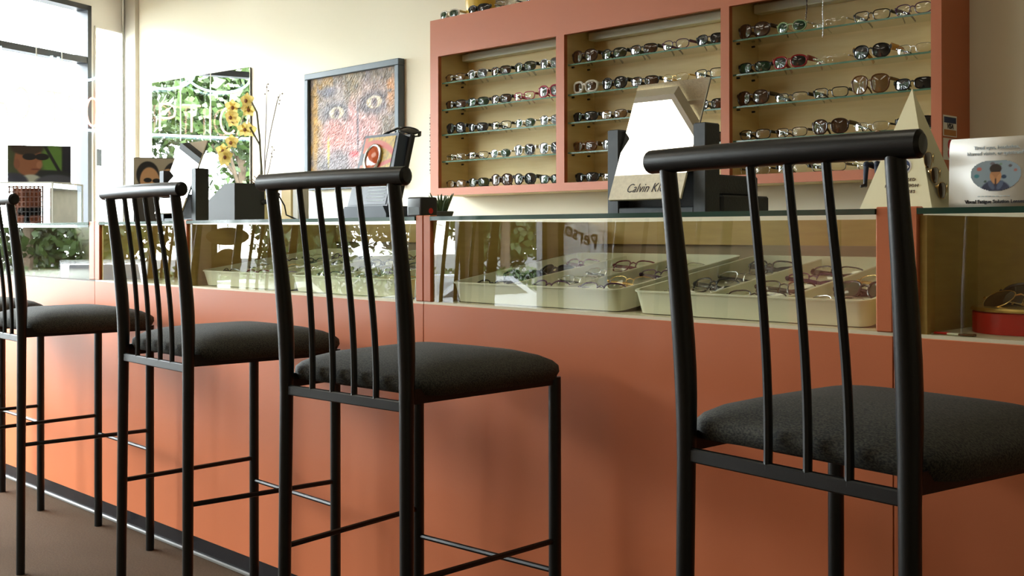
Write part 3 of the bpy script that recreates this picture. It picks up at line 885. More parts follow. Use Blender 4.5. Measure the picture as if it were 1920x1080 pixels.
# framed painting of a face
pic = thing('framed_painting', 'framed textured painting of a face in pink and grey, dark slate frame', 'painting', (-4.975, YB, 1.60))
PW, PH, PF = 0.858, 0.665, 0.034
for nm, bx in (('frame_top', (-PW / 2, PW / 2, PH / 2 - PF, PH / 2)), ('frame_bottom', (-PW / 2, PW / 2, -PH / 2, -PH / 2 + PF)), ('frame_side', (-PW / 2, -PW / 2 + PF, -PH / 2 + PF, PH / 2 - PF)), ('frame_side', (PW / 2 - PF, PW / 2, -PH / 2 + PF, PH / 2 - PF))):
    MB().bbox(bx[0], bx[1], -0.045, -0.002, bx[2], bx[3], 0.003, 1).build(nm, 'frameblue', pic)
def face(u, v):
    n1, n2, n3 = vnoise(u, v * 1.0, 9, 1), vnoise(u, v, 24, 2), vnoise(u * 1.6, v, 50, 3)
    img = np.zeros(u.shape + (3,)) + np.array([128, 112, 92.0])
    img = layer(img, (n1 - .35) * 2 * (u < .28), (176, 130, 50))
    img = layer(img, (n2 - .45) * 2.2, (96, 88, 92))
    img = layer(img, ell(u, v, .46, .45, .34, .47, .35), (176, 140, 140))
    img = layer(img, ell(u, v, .30, .72, .20, .19, .5) * .9, (150, 140, 136))
    img = layer(img, ell(u, v, .74, .72, .20, .19, .5) * .9, (160, 136, 128))
    img = layer(img, ell(u, v, .30, .66, .16, .10, .5) * .9, (92, 90, 98))
    img = layer(img, ell(u, v, .74, .70, .16, .11, .5) * .9, (84, 76, 84))
    img = layer(img, ell(u, v, .50, .97, .10, .22, .8), (120, 104, 72))
    img = layer(img, ell(u, v, .30, .44, .14, .16, .8) * .8, (205, 120, 110))
    img = layer(img, ell(u, v, .66, .48, .14, .12, .8) * .7, (205, 140, 138))
    img = layer(img, ell(u, v, .50, .45, .055, .30, .7) * .85, (214, 150, 150))
    img = layer(img, ell(u, v, .565, .5, .012, .25, .8) * .8, (70, 62, 78))
    for cx, cy in ((.32, .655), (.75, .71)):
        img = layer(img, ell(u, v, cx, cy, .085, .055, .25), (206, 194, 164))
        img = layer(img, ell(u, v, cx + .0, cy - .005, .036, .046, .3), (110, 96, 100))
        img = layer(img, ell(u, v, cx, cy, .014, .020, .3), (34, 30, 40))
    img = layer(img, ell(u, v, .52, .26, .055, .028, .5), (204, 66, 74))
    img = layer(img, ell(u, v, .30, .14, .20, .18, .7) * .8, (92, 92, 100))
    img = layer(img, ell(u, v, .06, .6, .03, .40, .9) * .9, (190, 140, 48))
    img = layer(img, ell(u, v, .22, .30, .014, .13, .8), (186, 168, 60))
    img = layer(img, ell(u, v, .93, .80, .05, .16, .9) * (n2 > .45), (180, 124, 76))
    img = layer(img, ell(u, v, .20, .86, .10, .05, .9) * .7, (60, 66, 92))
    img = img * .8 + np.array([150, 130, 116.0]) * .2
    return img * (0.66 + 0.34 * n2[..., None] + 0.34 * n3[..., None]) * .98
cv = picture('canvas', PW - 2 * PF, PH - 2 * PF, 110, 90, face, 'paint', pic, facing((0, -0.022, 0)))
# raised paint
for i, p_ in enumerate(cv.data.vertices):
    p_.co.y -= 0.0035 * random.random()
MB().box(-PW / 2 + .01, PW / 2 - .01, -0.018, -0.001, -PH / 2 + .01, PH / 2 - .01).build('backing', 'blackmatte', pic, False)

# wall mirror, hung a little off the wall on its left side
mr = thing('wall_mirror', 'frameless wall mirror showing trees and a neon sign', 'mirror', (-6.034, YB - 0.012, 1.62), math.radians(4.5))
MB().box(-1.10, 0, -0.006, 0, -0.5, 0.425).build('mirror_plate', 'mirror', mr, False)
MB().box(-1.10, 0, 0.0005, 0.006, -0.5, 0.425).build('backing', 'blackmatte', mr, False)

# card stickers on the cabinet end
def sticker(z0, z1, label, kind):
    t = thing('card_sticker', label, 'sticker', (CX1 + 0.0012, 1.759, (z0 + z1) / 2), PI / 2, 'payment card stickers on the cabinet end')
    W, H = 0.100, z1 - z0
    MB().box(-W / 2, W / 2, 0.0002, 0.0010, -H / 2, H / 2).build('paper', 'white', t, False)
    if kind == 0:
        MB().box(-W / 2 + .006, W / 2 - .006, -.0004, .0002, H * .14, H * .42).build('blue_band', 'ink_blue', t, False)
        MB().box(-W / 2 + .006, W / 2 - .006, -.0004, .0002, -H * .46, -H * .18).build('ochre_band', 'ochre_ink', t, False)
        text('VISA', H * .34, 'ink', t, facing((0, -.0002, -H * .02)), shear=.15, bold=.0006)
    else:
        for s in (-1, 1):
            m = MB()
            m.add([(0, -.0003, s * H * .20)] + [(math.cos(2 * PI * k / 24) * H * .26, -.0003, s * H * .20 + math.sin(2 * PI * k / 24) * H * .26) for k in range(24)], [(0, 1 + (k + 1) % 24, 1 + k) for k in range(24)])
            m.build('red_disc', 'red_ink', t, False)
    return t
sticker(1.334, 1.402, 'white card sticker with navy and ochre bands, topmost on the cabinet end', 0)
sticker(1.258, 1.328, 'card sticker with two red discs on the cabinet end', 1)

# beads hung beside the cabinet
def beads(name, x, y, z0, z1, r, m, label, wav=0.0):
    mb = MB()
    k = int((z1 - z0) / (2 * r))
    for i in range(k):
        mb.ball((wav * math.sin(i * .35), 0, -(2 * r) * (i + .5)), r * (.96 if i % 2 else .7), 8, 6)
    mb.tube([(wav * math.sin(i * .35), 0, -(2 * r) * (i + .5)) for i in range(k)], r * .2, 5)
    o = mb.build(name, m)
    o.location = (x, y, z1)
    return tag(o, label, 'beads')
beads('bead_strand', -4.118, 1.72, 1.30, 1.60, 0.007, 'black', 'dark bead strand hanging against the left side of the wall cabinet')
beads('bead_strand', -4.104, 1.69, 1.09, 1.195, 0.006, 'f_white', 'short pale bead strand hanging below the left end of the wall cabinet')
beads('eyeglass_chain', -2.075, 1.708, 1.765, 1.862, 0.0035, 'f_brown', 'brown beaded eyeglass chain hanging in the right cabinet bay', .002)
beads('eyeglass_chain', -2.010, 1.708, 1.700, 1.862, 0.0026, 'f_silver', 'thin silver eyeglass chain hanging in the right cabinet bay', .001)

# yellow vase on the cabinet
vz = thing('vase', 'yellow glazed vase on top of the wall cabinet', 'vase', (-3.885, 1.832, CZ1 + .0005))
MB().lathe([(.055, 0), (.066, .01), (.072, .06), (.070, .12), (.055, .18), (.035, .22), (.033, .25), (.042, .27)], 24).build('body', 'yellow', vz)
MB().lathe([(.042, .27), (.045, .275), (.042, .28), (.034, .278), (.030, .25)], 24).build('rim', 'yellow', vz)

# seated doll on the cabinet's front edge
M['trouser'] = mat('navy trousers', (0.012, 0.02, 0.045), rough=.7)
def doll():
    t = thing('doll', 'small doll in white shirt and navy trousers sitting on the cabinet edge', 'doll', (-1.812, 1.712, BOT + 0.001))
    t.scale = (.85, .85, .85)
    def skin(name, edges_, pts, rad, m):
        mb = MB()
        for ch in edges_:
            P_ = [Vector(pts[k]) for k in ch]
            R_ = [rad[k] for k in ch]
            mb.tube(P_, R_, 10)
            for k in ch: mb.ball(pts[k], rad[k] * 1.0, 10, 6)
        me = mb.mesh(name, m)
        o = obj(name, me, t)
        rm = o.modifiers.new('one_skin', 'REMESH')
        rm.mode = 'VOXEL'
        rm.voxel_size = 0.0025
        rm.use_smooth_shade = True
        return o
    body = {'pel': (0, 0, .018), 'chest': (0, .004, .075), 'neck': (0, .004, .100), 'head': (0, .000, .125), 'top': (0, .002, .136),
            'shL': (-.026, .004, .088), 'shR': (.026, .004, .088), 'elL': (-.040, -.002, .055), 'elR': (.040, -.002, .055), 'haL': (-.030, -.024, .030), 'haR': (.030, -.024, .030)}
    skin('body', [('pel', 'chest', 'neck', 'head', 'top')], body, {'pel': .012, 'chest': .014, 'neck': .007, 'head': .017, 'top': .015}, mat('doll skin', (.55, .33, .22), .5))
    skin('shirt', [('pel', 'chest'), ('shL', 'chest', 'shR'), ('shL', 'elL', 'haL'), ('shR', 'elR', 'haR')], body, {'pel': .019, 'chest': .021, 'shL': .011, 'shR': .011, 'elL': .0085, 'elR': .0085, 'haL': .0065, 'haR': .0065}, 'f_white')
    leg = {'hL': (-.014, 0, .014), 'hR': (.014, 0, .014), 'kL': (-.022, -.046, .016), 'kR': (.024, -.046, .016), 'aL': (-.024, -.050, -.052), 'aR': (.026, -.050, -.052)}
    rl = {'hL': .015, 'hR': .015, 'kL': .0125, 'kR': .0125, 'aL': .0085, 'aR': .0085}
    skin('trousers', [('hL', 'kL', 'aL'), ('hR', 'kR', 'aR'), ('hL', 'hR')], leg, rl, 'trouser')
    for s, k in ((-1, 'aL'), (1, 'aR')):
        x, y, z = leg[k]
        skin('boot', [('a', 'b', 'c')], {'a': (x, y, z), 'b': (x, y, z - .014), 'c': (x - .004, y - .022, z - .018)}, {'a': .0088, 'b': .0085, 'c': .0065}, 'black')
    hair = {'a': (0, .008, .136), 'b': (0, .012, .122)}
    skin('hair', [('a', 'b')], hair, {'a': .0165, 'b': .014}, 'f_brown')
    f = MB()
    for s in (-1, 1): f.ball((s * .006, -.0165, .127), .0018, 6, 4)
    f.build('eyes', 'ink', t)
    MB().ball((0, -.018, .121), .0028, 6, 4).build('nose', 'doll skin' if 'doll skin' in M else 'f_tort', t)
doll()

# ================================================================== ON THE COUNTER, RIGHT TO LEFT
# --- leaflet holder with a lens shaped picture
lf = thing('leaflet_stand', 'white leaflet stand with a lens shaped photograph of a tired man', 'leaflet stand', (-0.754, 0.075, ZC))
LW = 0.150
vs_, fs = [], []
NL = 14
prof = [(-.012 + .004 * (k / 12) , .118 * k / 12) for k in range(11)]
prof += [(-.008 + .012 * (1 - math.cos(a)), .0985 + .018 * math.sin(a)) for a in [PI / 2 * k / 5 for k in range(1, 6)]]
prof += [(.040, .110), (.062, .0)]
mb = MB()
for k, (y, z) in enumerate(prof):
    vs_ += [(-LW / 2, y, z), (LW / 2, y, z)]
mb.add(vs_, [(2 * k, 2 * k + 1, 2 * k + 3, 2 * k + 2) for k in range(len(prof) - 1)])
sh = mb.build('folded_card', 'white', lf, True, 60)
sol = sh.modifiers.new('thickness', 'SOLIDIFY')
sol.thickness = .0012
tl = math.atan2(.004, .118)
LF = lambda x, z: facing((x, -.0122 + .004 * z / .118 - .0004, z), tl)
text('Visual Fatigue Solution Lenses', .0080, 'ink', lf, LF(0.001, .0095), bold=.00012)
for k in range(9):     # a line of print too small to read
    q_ = MB().box(-.026 + k * .006, -.026 + k * .006 + .0042, -.0002, .0002, -.0007, .0007).mesh('fine_print', 'ink_pale', False)
    q_.transform(Matrix.Translation((0, -.0122 + .004 * .0185 / .118 - .0004, .0185)))
    obj('fine_print', q_, lf)
text('Tired eyes, headaches,', .0082, 'ink_pale', lf, LF(0.004, .0985))
text('blurred vision, or eyestrain?', .0082, 'ink_pale', lf, LF(0.002, .0890))
def lensmask(u, v):
    x, y = u * 2 - 1, v * 2 - 1
    top = (np.abs(x) ** 2.6 + np.abs(y) ** 2.6 < 1) & (y > 0)
    bot = (np.abs(x / (1 - .16 * np.abs(y))) ** 2.1 + np.abs(y) ** 2.2 < 1) & (y <= 0)
    return top | bot
def tired(u, v):
    img = np.zeros(u.shape + (3,)) + np.array([142, 160, 170.0])
    for cx, cy, r, c in ((.18, .72, .05, (196, 110, 96)), (.13, .5, .05, (60, 130, 140)), (.44, .88, .045, (110, 104, 110)), (.60, .86, .03, (120, 150, 130)), (.78, .8, .035, (90, 84, 84)), (.88, .66, .035, (170, 110, 100)), (.66, .46, .05, (40, 66, 90)), (.30, .32, .03, (70, 90, 80))):
        img = layer(img, ell(u, v, cx, cy, r, r * 1.2, .3), c)
    img = layer(img, ell(u, v, .5, .0, .29, .36, .1), (54, 60, 84))
    img = layer(img, ell(u, v, .5, .50, .105, .25, .15), (176, 124, 82))
    img = layer(img, ell(u, v, .5, .72, .115, .15, .15) * (v > .62), (48, 36, 30))
    for s in (-1, 1):
        img = layer(img, ell(u, v, .5 + s * .055, .40, .042, .17, .2, s * -.25), (196, 142, 96))
        img = layer(img, ell(u, v, .5 + s * .085, .20, .05, .15, .2, s * -.3), (84, 98, 122))
    img = layer(img, ell(u, v, .5, .30, .012, .14, .3), (70, 42, 30))
    return img
picture('photograph', .084, .052, 64, 44, tired, 'print', lf, LF(.003, .0520), lensmask)

# --- tall card pyramid
py = thing('card_pyramid', 'tall cream card pyramid with a round navy logo, on the counter', 'display pyramid', (-0.913, 0.105, ZC))
hb, H = 0.066, 0.214
ap = (0, 0, H)
cs = [(-hb, -hb, 0), (hb, -hb, 0), (hb, hb, 0), (-hb, hb, 0)]
MB().add(cs + [ap], [(0, 1, 4), (1, 2, 4), (2, 3, 4), (3, 0, 4), (3, 2, 1, 0)]).build('pyramid_body', 'cream_card', py, False)
pt_ = math.atan2(hb, H)
PYF = lambda x, z: facing((x, -hb * (1 - z / H) - .0007, z), pt_)
def disc(r, m, name, mtx, parent, n=28):
    mb = MB().add([(0, 0, 0)] + [(math.cos(2 * PI * k / n) * r, math.sin(2 * PI * k / n) * r, 0) for k in range(n)], [(0, 1 + k, 1 + (k + 1) % n) for k in range(n)])
    me = mb.mesh(name, m, False)
    me.transform(mtx)
    return obj(name, me, parent)
disc(.0155, 'ink_white', 'logo_ring', PYF(.004, .073), py)
disc(.0130, 'ink_blue', 'logo_disc', PYF(.004, .073) @ Matrix.Translation((0, 0, .0004)), py)
text('co', .012, 'ink_white', py, PYF(.0095, .073) @ Matrix.Translation((0, 0, .0009)), bold=.0003)
for s_, z_ in (('POLARIZED', .050), ('PRESCRIPTION', .0395), ('SUNGLASSES', .029)):
    text(s_, .0076, 'ink_brown', py, PYF(.006, z_), shear=.1, spacing=1.25)
for k, z_ in enumerate((.088, .062, .036)):
    place('aviator', (-0.913 + hb * (1 - z_ / H) + .004, 0.105 - hb * (1 - z_ / H) * .35 + .012 * k, ZC + z_ - .02), PI / 2 + .25,
          'wire sunglasses hanging on the pyramid side, %s of three' % ('highest', 'middle', 'lowest')[k], 'sunglasses hung on the card pyramid', rx=0, folded=True, scale=.62)

# --- counter mirror stands
def mirror_stand(x, y, rz, label, words):
    t = thing('mirror_stand', label, 'mirror stand', (x, y, ZC), rz, 'tilted counter mirrors on black stands')
    for s, nm in ((-1, 'post'), (1, 'post')):
        MB().bbox(s * .118 - .016, s * .118 + .016, 0.046, .098, 0, .190, .003, 1).build(nm, 'blackmatte', t)
        MB().box(s * .118 - .0145, s * .118 + .0145, .0450, .0460, .002, .188).build('post_facing', 'slate', t, False)
    MB().bbox(-.102, .102, .046, .098, 0, .014, .002, 1).build('base_bar', 'slate', t)
    MB().bbox(-.102, .102, .080, .098, .014, .10, .002, 1).build('back_bar', 'blackmatte', t)
    me = Matrix.Translation((0, .010, .030)) @ Matrix.Rotation(-math.radians(21.6), 4, 'X')
    W, Hh = .098, .282
    def pan(mb, name, m):
        q_ = mb.mesh(name, m, False)
        q_.transform(me)
        return obj(name, q_, t)
    pan(MB().box(-W, W, -.003, .001, .058, Hh), 'mirror_plate', 'mirror')
    pan(MB().box(-W, W, -.004, .001, 0, .0575), 'name_plate', 'cream_plate')
    pan(MB().box(-W, W, .0012, .004, 0, Hh), 'mirror_back', 'black')
    pan(MB().box(-W, W, -.0042, -.003, .0575, .0590), 'seam', 'silver')
    if words:
        text(words, .030, 'ink', t, me @ Matrix.Translation((.006, -.0043, .025)) @ Matrix.Rotation(PI / 2, 4, 'X'), shear=.28, bold=-.0004, stretch=.82)
    return t
M['cream_plate'] = mat('speckled cream plate', (.66, .61, .46), rough=.35, var=.2, scale=150)
mirror_stand(-1.513, 0.092, 0.0, 'tilted counter mirror on a black stand lettered in thin italics, right of the cabinet front', 'Calvin Klein')
mirror_stand(-3.74, 0.15, 0.0, 'tilted counter mirror on a black stand beside the couple picture', None)
bx = thing('black_case', 'black stepped case standing behind the lettered counter mirror', 'case', (-1.50, 0.295, ZC))
MB().bbox(-.11, .11, -.08, .10, 0, .040, .004, 1).build('lower_box', 'blackmatte', bx)
MB().bbox(-.10, .088, -.07, .09, .040, .085, .004, 1).build('upper_box', 'blackmatte', bx)

# --- small cactus, black cube, eye display
ct = thing('succulent', 'small dark green spiky succulent in a low pot, beside the black cube', 'plant', (-2.315, 0.22, ZC))
MB().lathe([(.030, 0), (.036, .016), (.034, .018), (.030, .016)], 18).build('pot', 'greybox', ct)
for k in range(15):
    a = k * 2.4
    r = .006 + .002 * (k % 5)
    l = .040 + .018 * random.random()
    MB().tube([(r * math.cos(a), r * math.sin(a), .014), (r * 1.8 * math.cos(a), r * 1.8 * math.sin(a), .014 + l * .5), (r * 3 * math.cos(a), r * 3 * math.sin(a), .014 + l)], [.004, .0045, .0008], 6).build('leaf', 'succ', ct) if 'succ' in M else None
M['succ'] = mat('succulent green', (.07, .12, .05), rough=.5, var=.4, scale=80)
for k in range(15):
    a = k * 2.4
    r = .006 + .002 * (k % 5)
    l = .040 + .018 * random.random()
    MB().tube([(r * math.cos(a), r * math.sin(a), .014), (r * 1.8 * math.cos(a), r * 1.8 * math.sin(a), .014 + l * .5), (r * 3 * math.cos(a), r * 3 * math.sin(a), .014 + l)], [.004, .0045, .0008], 6).build('leaf', 'succ', ct)
cu = thing('black_cube', 'small black rounded cube with a red dot, on the counter', 'box', (-2.236, 0.088, ZC))
MB().bbox(-.030, .030, -.028, .028, 0.001, .052, .006, 3).build('cube_body', 'black', cu)
MB().box(-.022, .022, -.0284, -.0278, .006, .026).build('dark_window', 'kick', cu, False)
dm = Matrix.Translation((.0303, .004, .016)) @ Matrix.Rotation(PI / 2, 4, 'Y')
disc(.0075, 'red', 'red_dot', dm, cu)

ey = thing('eye_display', 'tall dark counter display with a golden eye relief', 'display', (-2.515, 0.155, ZC))
foot = [(-.105, 0), (.100, 0), (.100, .012), (.085, .034), (-.090, .034), (-.102, .020)]
MB().prism(foot, -.045, .080).build('foot', 'navy', ey, True, 40)
et = math.radians(15)
em = Matrix.Translation((-.004, -.030, .034)) @ Matrix.Rotation(-et, 4, 'X')
def epan(mb, name, m, parent=ey, smooth=False):
    q_ = mb.mesh(name, m, smooth)
    q_.transform(em)
    return obj(name, q_, parent)
epan(MB().add([(-.094, 0, 0), (.090, 0, 0), (.074, 0, .212), (-.080, 0, .212), (-.094, .034, 0), (.090, .034, 0), (.074, .034, .212), (-.080, .034, .212)],
              [(0, 1, 2, 3), (7, 6, 5, 4), (0, 4, 5, 1), (1, 5, 6, 2), (2, 6, 7, 3), (3, 7, 4, 0)]), 'body', 'navy')
epan(MB().bbox(-.070, .086, .034, .052, 0, .222, .004, 1), 'back_shell', 'black')
def eyeart(u, v):
    n2 = vnoise(u, v, 26, 9)
    img = np.zeros(u.shape + (3,)) + np.array([206, 168, 50.0])
    img = img * (.75 + .4 * n2[..., None])
    for f, w, c in ((lambda x: .86 - .55 * (x - .35) ** 2 * (x > .1), .075, (206, 76, 40)), (lambda x: .16 + .28 * x, .050, (200, 70, 38))):
        img = layer(img, np.clip((w - np.abs(v - f(u))) / .02 + .5, 0, 1), c)
    img = layer(img, (np.clip((.10 - u) / .02 + .5, 0, 1)) * (np.abs(v - .5) > .14), (205, 90, 40))
    img = layer(img, (np.clip((.07 - u) / .02 + .5, 0, 1)) * (np.abs(v - .5) < .14), (30, 36, 50))
    return img
pm = em @ Matrix.Translation((-.004, -.0012, .140)) @ Matrix.Rotation(PI / 2, 4, 'X')
picture('eye_relief', .138, .128, 44, 44, eyeart, 'print', ey, pm)
M['orange_lens'] = mat('orange glass eye', (.55, .10, .03), rough=.08)
epan(MB().loop([(-.018 + .034 * math.cos(2 * PI * k / 28), -.004, .142 + .038 * math.sin(2 * PI * k / 28)) for k in range(28)], .004, 8), 'ring', 'silver', smooth=True)
epan(MB().ball((-.018, -.002, .142), .034, 20, 12, (.95, .16, 1.08)), 'eye_lens', 'orange_lens', smooth=True)
epan(MB().box(-.086, .082, -.0016, -.0004, .004, .066), 'text_panel', 'navy')
for k in range(5):
    epan(MB().box(-.010, .070, -.0022, -.0017, .014 + k * .010, .0165 + k * .010), 'text_line', 'ink_pale')
epan(MB().box(-.060, -.040, -.0022, -.0017, .050, .060), 'pale_mark', 'white')
place('blkwrap', (-2.50, .155 + .05, ZC + .248), .1, 'black folded sunglasses lying on top of the golden eye display', 'sunglasses on the eye display', rx=-1.2, folded=True)

# --- beige block, orchid, grey wedge
bb = thing('beige_block', 'upright beige wooden block with a white panel, behind the stool rail', 'block', (-3.33, 0.43, ZC))
MB().bbox(-.05, .015, -.03, .03, 0, .125, .003, 1).build('wood_block', 'cabin', bb)
MB().bbox(.016, .050, -.025, .02, 0, .120, .002, 1).build('white_panel', 'white', bb)
gw = thing('grey_wedge', 'dark grey wedge topped display block, in front of the orchid', 'display block', (-3.218, 0.12, ZC))
MB().add([(-.165, 0, 0), (0, 0, 0), (0, .112, 0), (-.165, .112, 0), (-.165, 0, .070), (0, 0, .122), (0, .112, .122), (-.165, .112, .070), (-.06, 0, .122), (-.06, .112, .122)],
         [(0, 3, 2, 1), (0, 1, 5, 8, 4), (1, 2, 6, 5), (2, 3, 7, 9, 6), (3, 0, 4, 7), (4, 8, 9, 7), (8, 5, 6, 9)]).build('wedge_body', 'greybox', gw, False)
MB().tube([(.002, .10, .06), (.03, .14, .07), (.02, .15, .09)], .008, 8).build('cable_plug', 'black', gw)
MB().tube([(.02, .15, .09), (.03, .17, .05), (.01, .19, .02), (.03, .22, .004)], .0025, 6).build('cable', 'black', gw)

orc = thing('orchid', 'yellow orchid with dotted petals in a moss topped pot on the counter', 'plant', (-3.545, 0.42, ZC))
O = Vector((-3.545, 0.42, ZC))
M['petal'] = translucent_mat('yellow petal', (.86, .70, .26))
M['petal_lip'] = mat('maroon lip', (.36, .16, .07), rough=.5, var=.4, scale=60)
M['stem'] = mat('orchid stem', (.13, .12, .05), rough=.6)
M['moss'] = mat('dry brown moss', (.22, .12, .05), rough=.95, var=.5, scale=60)
M['twig'] = mat('dry twig', (.16, .12, .08), rough=.8)
MB().lathe([(.050, 0), (.062, .10), (.066, .115), (.060, .115), (.054, .10)], 20).build('pot', 'ivory', orc)
mb = MB()
for k in range(220):
    a, r = random.uniform(0, 2 * PI), .05 * math.sqrt(random.random())
    x, y, z = r * math.cos(a), r * math.sin(a), .105 + .08 * (1 - r / .05) * random.random()
    dx, dy, dz = random.uniform(-.02, .02), random.uniform(-.02, .02), random.uniform(-.02, .02)
    mb.tube([(x, y, z), (x + dx * .6, y + dy * .6, z + .008 + dz * .3), (x + dx, y + dy, z + dz)], .0014, 4, False)
tag(mb.build('moss', 'moss', orc), kind='stuff')
FP = [(-.075, -.01, .448), (-.160, -.02, .430), (-.205, .01, .385), (-.150, -.03, .392), (-.058, -.03, .338), (-.108, .02, .342), (-.165, -.02, .300), (-.245, -.01, .272), (-.190, -.03, .246), (-.270, .01, .240), (-.115, .02, .418)]
stems = [[(0, 0, .11), (.004, 0, .20), (-.012, .005, .30), (-.03, .004, .40), (-.075, .005, .452), (-.115, .02, .425), (-.160, -.005, .425), (-.205, .015, .388)],
         [(.004, 0, .11), (.010, 0, .18), (-.004, .0, .28), (-.050, -.012, .345), (-.105, .02, .345), (-.165, -.005, .305), (-.245, .0, .276), (-.270, .012, .243)]]
for st_ in stems: MB().tube(st_, [.0035] * 4 + [.0025] * 4, 6).build('stem', 'stem', orc)
for px_ in ([(.01, .01, .11), (.014, .01, .25), (.020, .012, .38), (.022, .014, .50)], [(.02, .0, .11), (.035, .0, .22), (.070, .0, .33), (.105, .004, .43), (.125, .004, .455)], [(.02, .0, .12), (.045, .01, .20), (.065, .012, .27)]):
    mb = MB().tube(px_, [.0016] * (len(px_) - 1) + [.0007], 5)
    for k in range(4):
        b_ = Vector(px_[-1]) + Vector((random.uniform(-.008, .008), random.uniform(-.006, .006), -.012 * k))
        mb.ball(b_, .0028, 6, 4)
    mb.build('twig', 'twig', orc)
def flower(p_, k):
    yaw = random.uniform(-.35, .35) + .75      # turned toward the shop
    f_ = Matrix.Translation(p_) @ Matrix.Rotation(yaw, 4, 'Z') @ Matrix.Rotation(random.uniform(-.3, .3), 4, 'X')
    mb = MB()
    for j in range(5):
        a = PI / 2 + j * 2 * PI / 5
        w = .015 if j in (1, 4) else .011
        L = .029
        vs_, fs = [], []
        for r_ in range(5):
            tt = r_ / 4
            ww = w * math.sin(PI * (tt * .85 + .12)) 
            for c_ in (-1, 0, 1):
                lx, lz = c_ * ww, tt * L
                x = lx * math.cos(a - PI / 2) - lz * math.sin(a - PI / 2)
                z = lx * math.sin(a - PI / 2) + lz * math.cos(a - PI / 2)
                vs_.append((x, -.004 * math.sin(tt * 2.6) + .003 * abs(c_) * tt + .0008 * j, z))
        for r_ in range(4):
            for c_ in range(2):
                i0 = r_ * 3 + c_
                fs.append((i0, i0 + 1, i0 + 4, i0 + 3))
        mb.add(vs_, fs)
    me = mb.mesh('flower', 'petal', True, 80)
    me.transform(f_)
    o = obj('flower', me, orc)
    me = MB().ball((0, -.008, -.004), .0065, 8, 6, (1.1, .9, 1.2)).mesh('lip', 'petal_lip')
    me.transform(f_)
    obj('lip', me, o)
for k, p_ in enumerate(FP): flower(Vector(p_), k)

# --- couple picture, acrylic box and portrait card (each turned toward the room)
def couple(u, v):
    img = np.zeros(u.shape + (3,)) + np.array([176, 168, 148.0])
    img = layer(img, np.clip((.42 - v) / .1 + .5, 0, 1), (96, 88, 76))
    img = layer(img, ell(u, v, .26, .74, .22, .21, .1), (22, 22, 26))
    img = layer(img, ell(u, v, .78, .72, .22, .22, .1), (26, 25, 28))
    img = layer(img, ell(u, v, .90, .58, .16, .16, .2), (30, 28, 32))
    img = layer(img, ell(u, v, .30, .64, .19, .22, .12, .15), (206, 160, 116))
    img = layer(img, ell(u, v, .64, .63, .16, .21, .12, -.2), (210, 164, 120))
    img = layer(img, ell(u, v, .48, .52, .06, .06, .4) * .6, (140, 150, 134))
    for cx, cy in ((.26, .655), (.43, .645), (.58, .655), (.72, .665)):
        img = layer(img, ell(u, v, cx, cy, .078, .036, .2), (14, 15, 16))
    img = layer(img, ell(u, v, .08, .48, .10, .12, .2), (30, 32, 36))
    img = layer(img, ell(u, v, .25, .20, .30, .26, .2), (66, 62, 56))
    img = layer(img, ell(u, v, .62, .22, .14, .24, .3), (170, 140, 104))
    img = layer(img, ell(u, v, .88, .2, .16, .30, .2), (150, 112, 96))
    return img
cp = thing('couple_picture', 'printed picture of two faces in dark sunglasses, leaning behind the stool rail', 'picture', (-4.27, 0.40, ZC), math.radians(62))
picture('print', .200, .262, 100, 126, couple, 'print', cp, facing((0, -.0032, .135), math.radians(6)))
me = MB().box(-.102, .102, -.003, .002, -.133, .133).mesh('board', 'greybox', False)
me.transform(Matrix.Translation((0, 0, .135)) @ Matrix.Rotation(-math.radians(6), 4, 'X'))
obj('board', me, cp)
MB().box(-.02, .02, .01, .075, 0, .006).build('easel_foot', 'greybox', cp, False)

ab = thing('acrylic_box', 'clear acrylic display box holding a modelled grid reflection, leftmost on the counter', 'display box', (-4.66, 0.12, ZC), math.radians(42))
bw, bd, bh = 0.30, 0.28, 0.172
for nm, v4 in (('front_sheet', [(-bw, 0, 0), (0, 0, 0), (0, 0, bh), (-bw, 0, bh)]), ('side_sheet', [(0, 0, 0), (0, bd, 0), (0, bd, bh), (0, 0, bh)]), ('side_sheet', [(-bw, 0, 0), (-bw, bd, 0), (-bw, bd, bh), (-bw, 0, bh)]), ('back_sheet', [(-bw, bd, 0), (0, bd, 0), (0, bd, bh), (-bw, bd, bh)]), ('top_sheet', [(-bw, 0, bh), (0, 0, bh), (0, bd, bh), (-bw, bd, bh)])):
    MB().add(v4, [(0, 1, 2, 3)]).build(nm, 'acrylic', ab, False)
for x, y in ((-bw, 0), (0, 0), (0, bd), (-bw, bd)):
    MB().box(x - .003, x + .003, y - .003, y + .003, 0, bh).build('edge', 'frost', ab, False) if 'frost' in M else None
M['frost'] = mat('frosted acrylic edge', (.70, .72, .66), rough=.3)
for x, y in ((-bw, 0), (0, 0), (0, bd), (-bw, bd)):
    MB().box(x - .003, x + .003, y - .003, y + .003, 0, bh).build('edge', 'frost', ab, False)
MB().box(-bw, 0, -.003, .003, bh - .004, bh + .002).build('edge', 'frost', ab, False)
MB().box(-.003, .003, 0, bd, bh - .004, bh + .002).build('edge', 'frost', ab, False)
gp = thing('grid_reflection', 'black lattice modelling the window grid reflected in the acrylic box, with a dark mirror', 'panel', (-4.66, 0.12, ZC), math.radians(42))  # lattice bars stand in for a window grid reflected in the front sheet
mb = MB()
for k in range(9): mb.box(-.215 + k * .018, -.210 + k * .018, .05, .056, .002, .160)
for k in range(8): mb.box(-.216, -.066, .049, .057, .006 + k * .021, .011 + k * .021)
mb.build('lattice', 'black', gp, False)
MB().box(-.20, -.08, .060, .066, .002, .150).build('dark_mirror', 'kick', gp, False)
gs = thing('grey_sleeve', 'grey paper sleeve behind the right side of the acrylic box', 'sleeve', (-4.66, 0.12, ZC), math.radians(42))
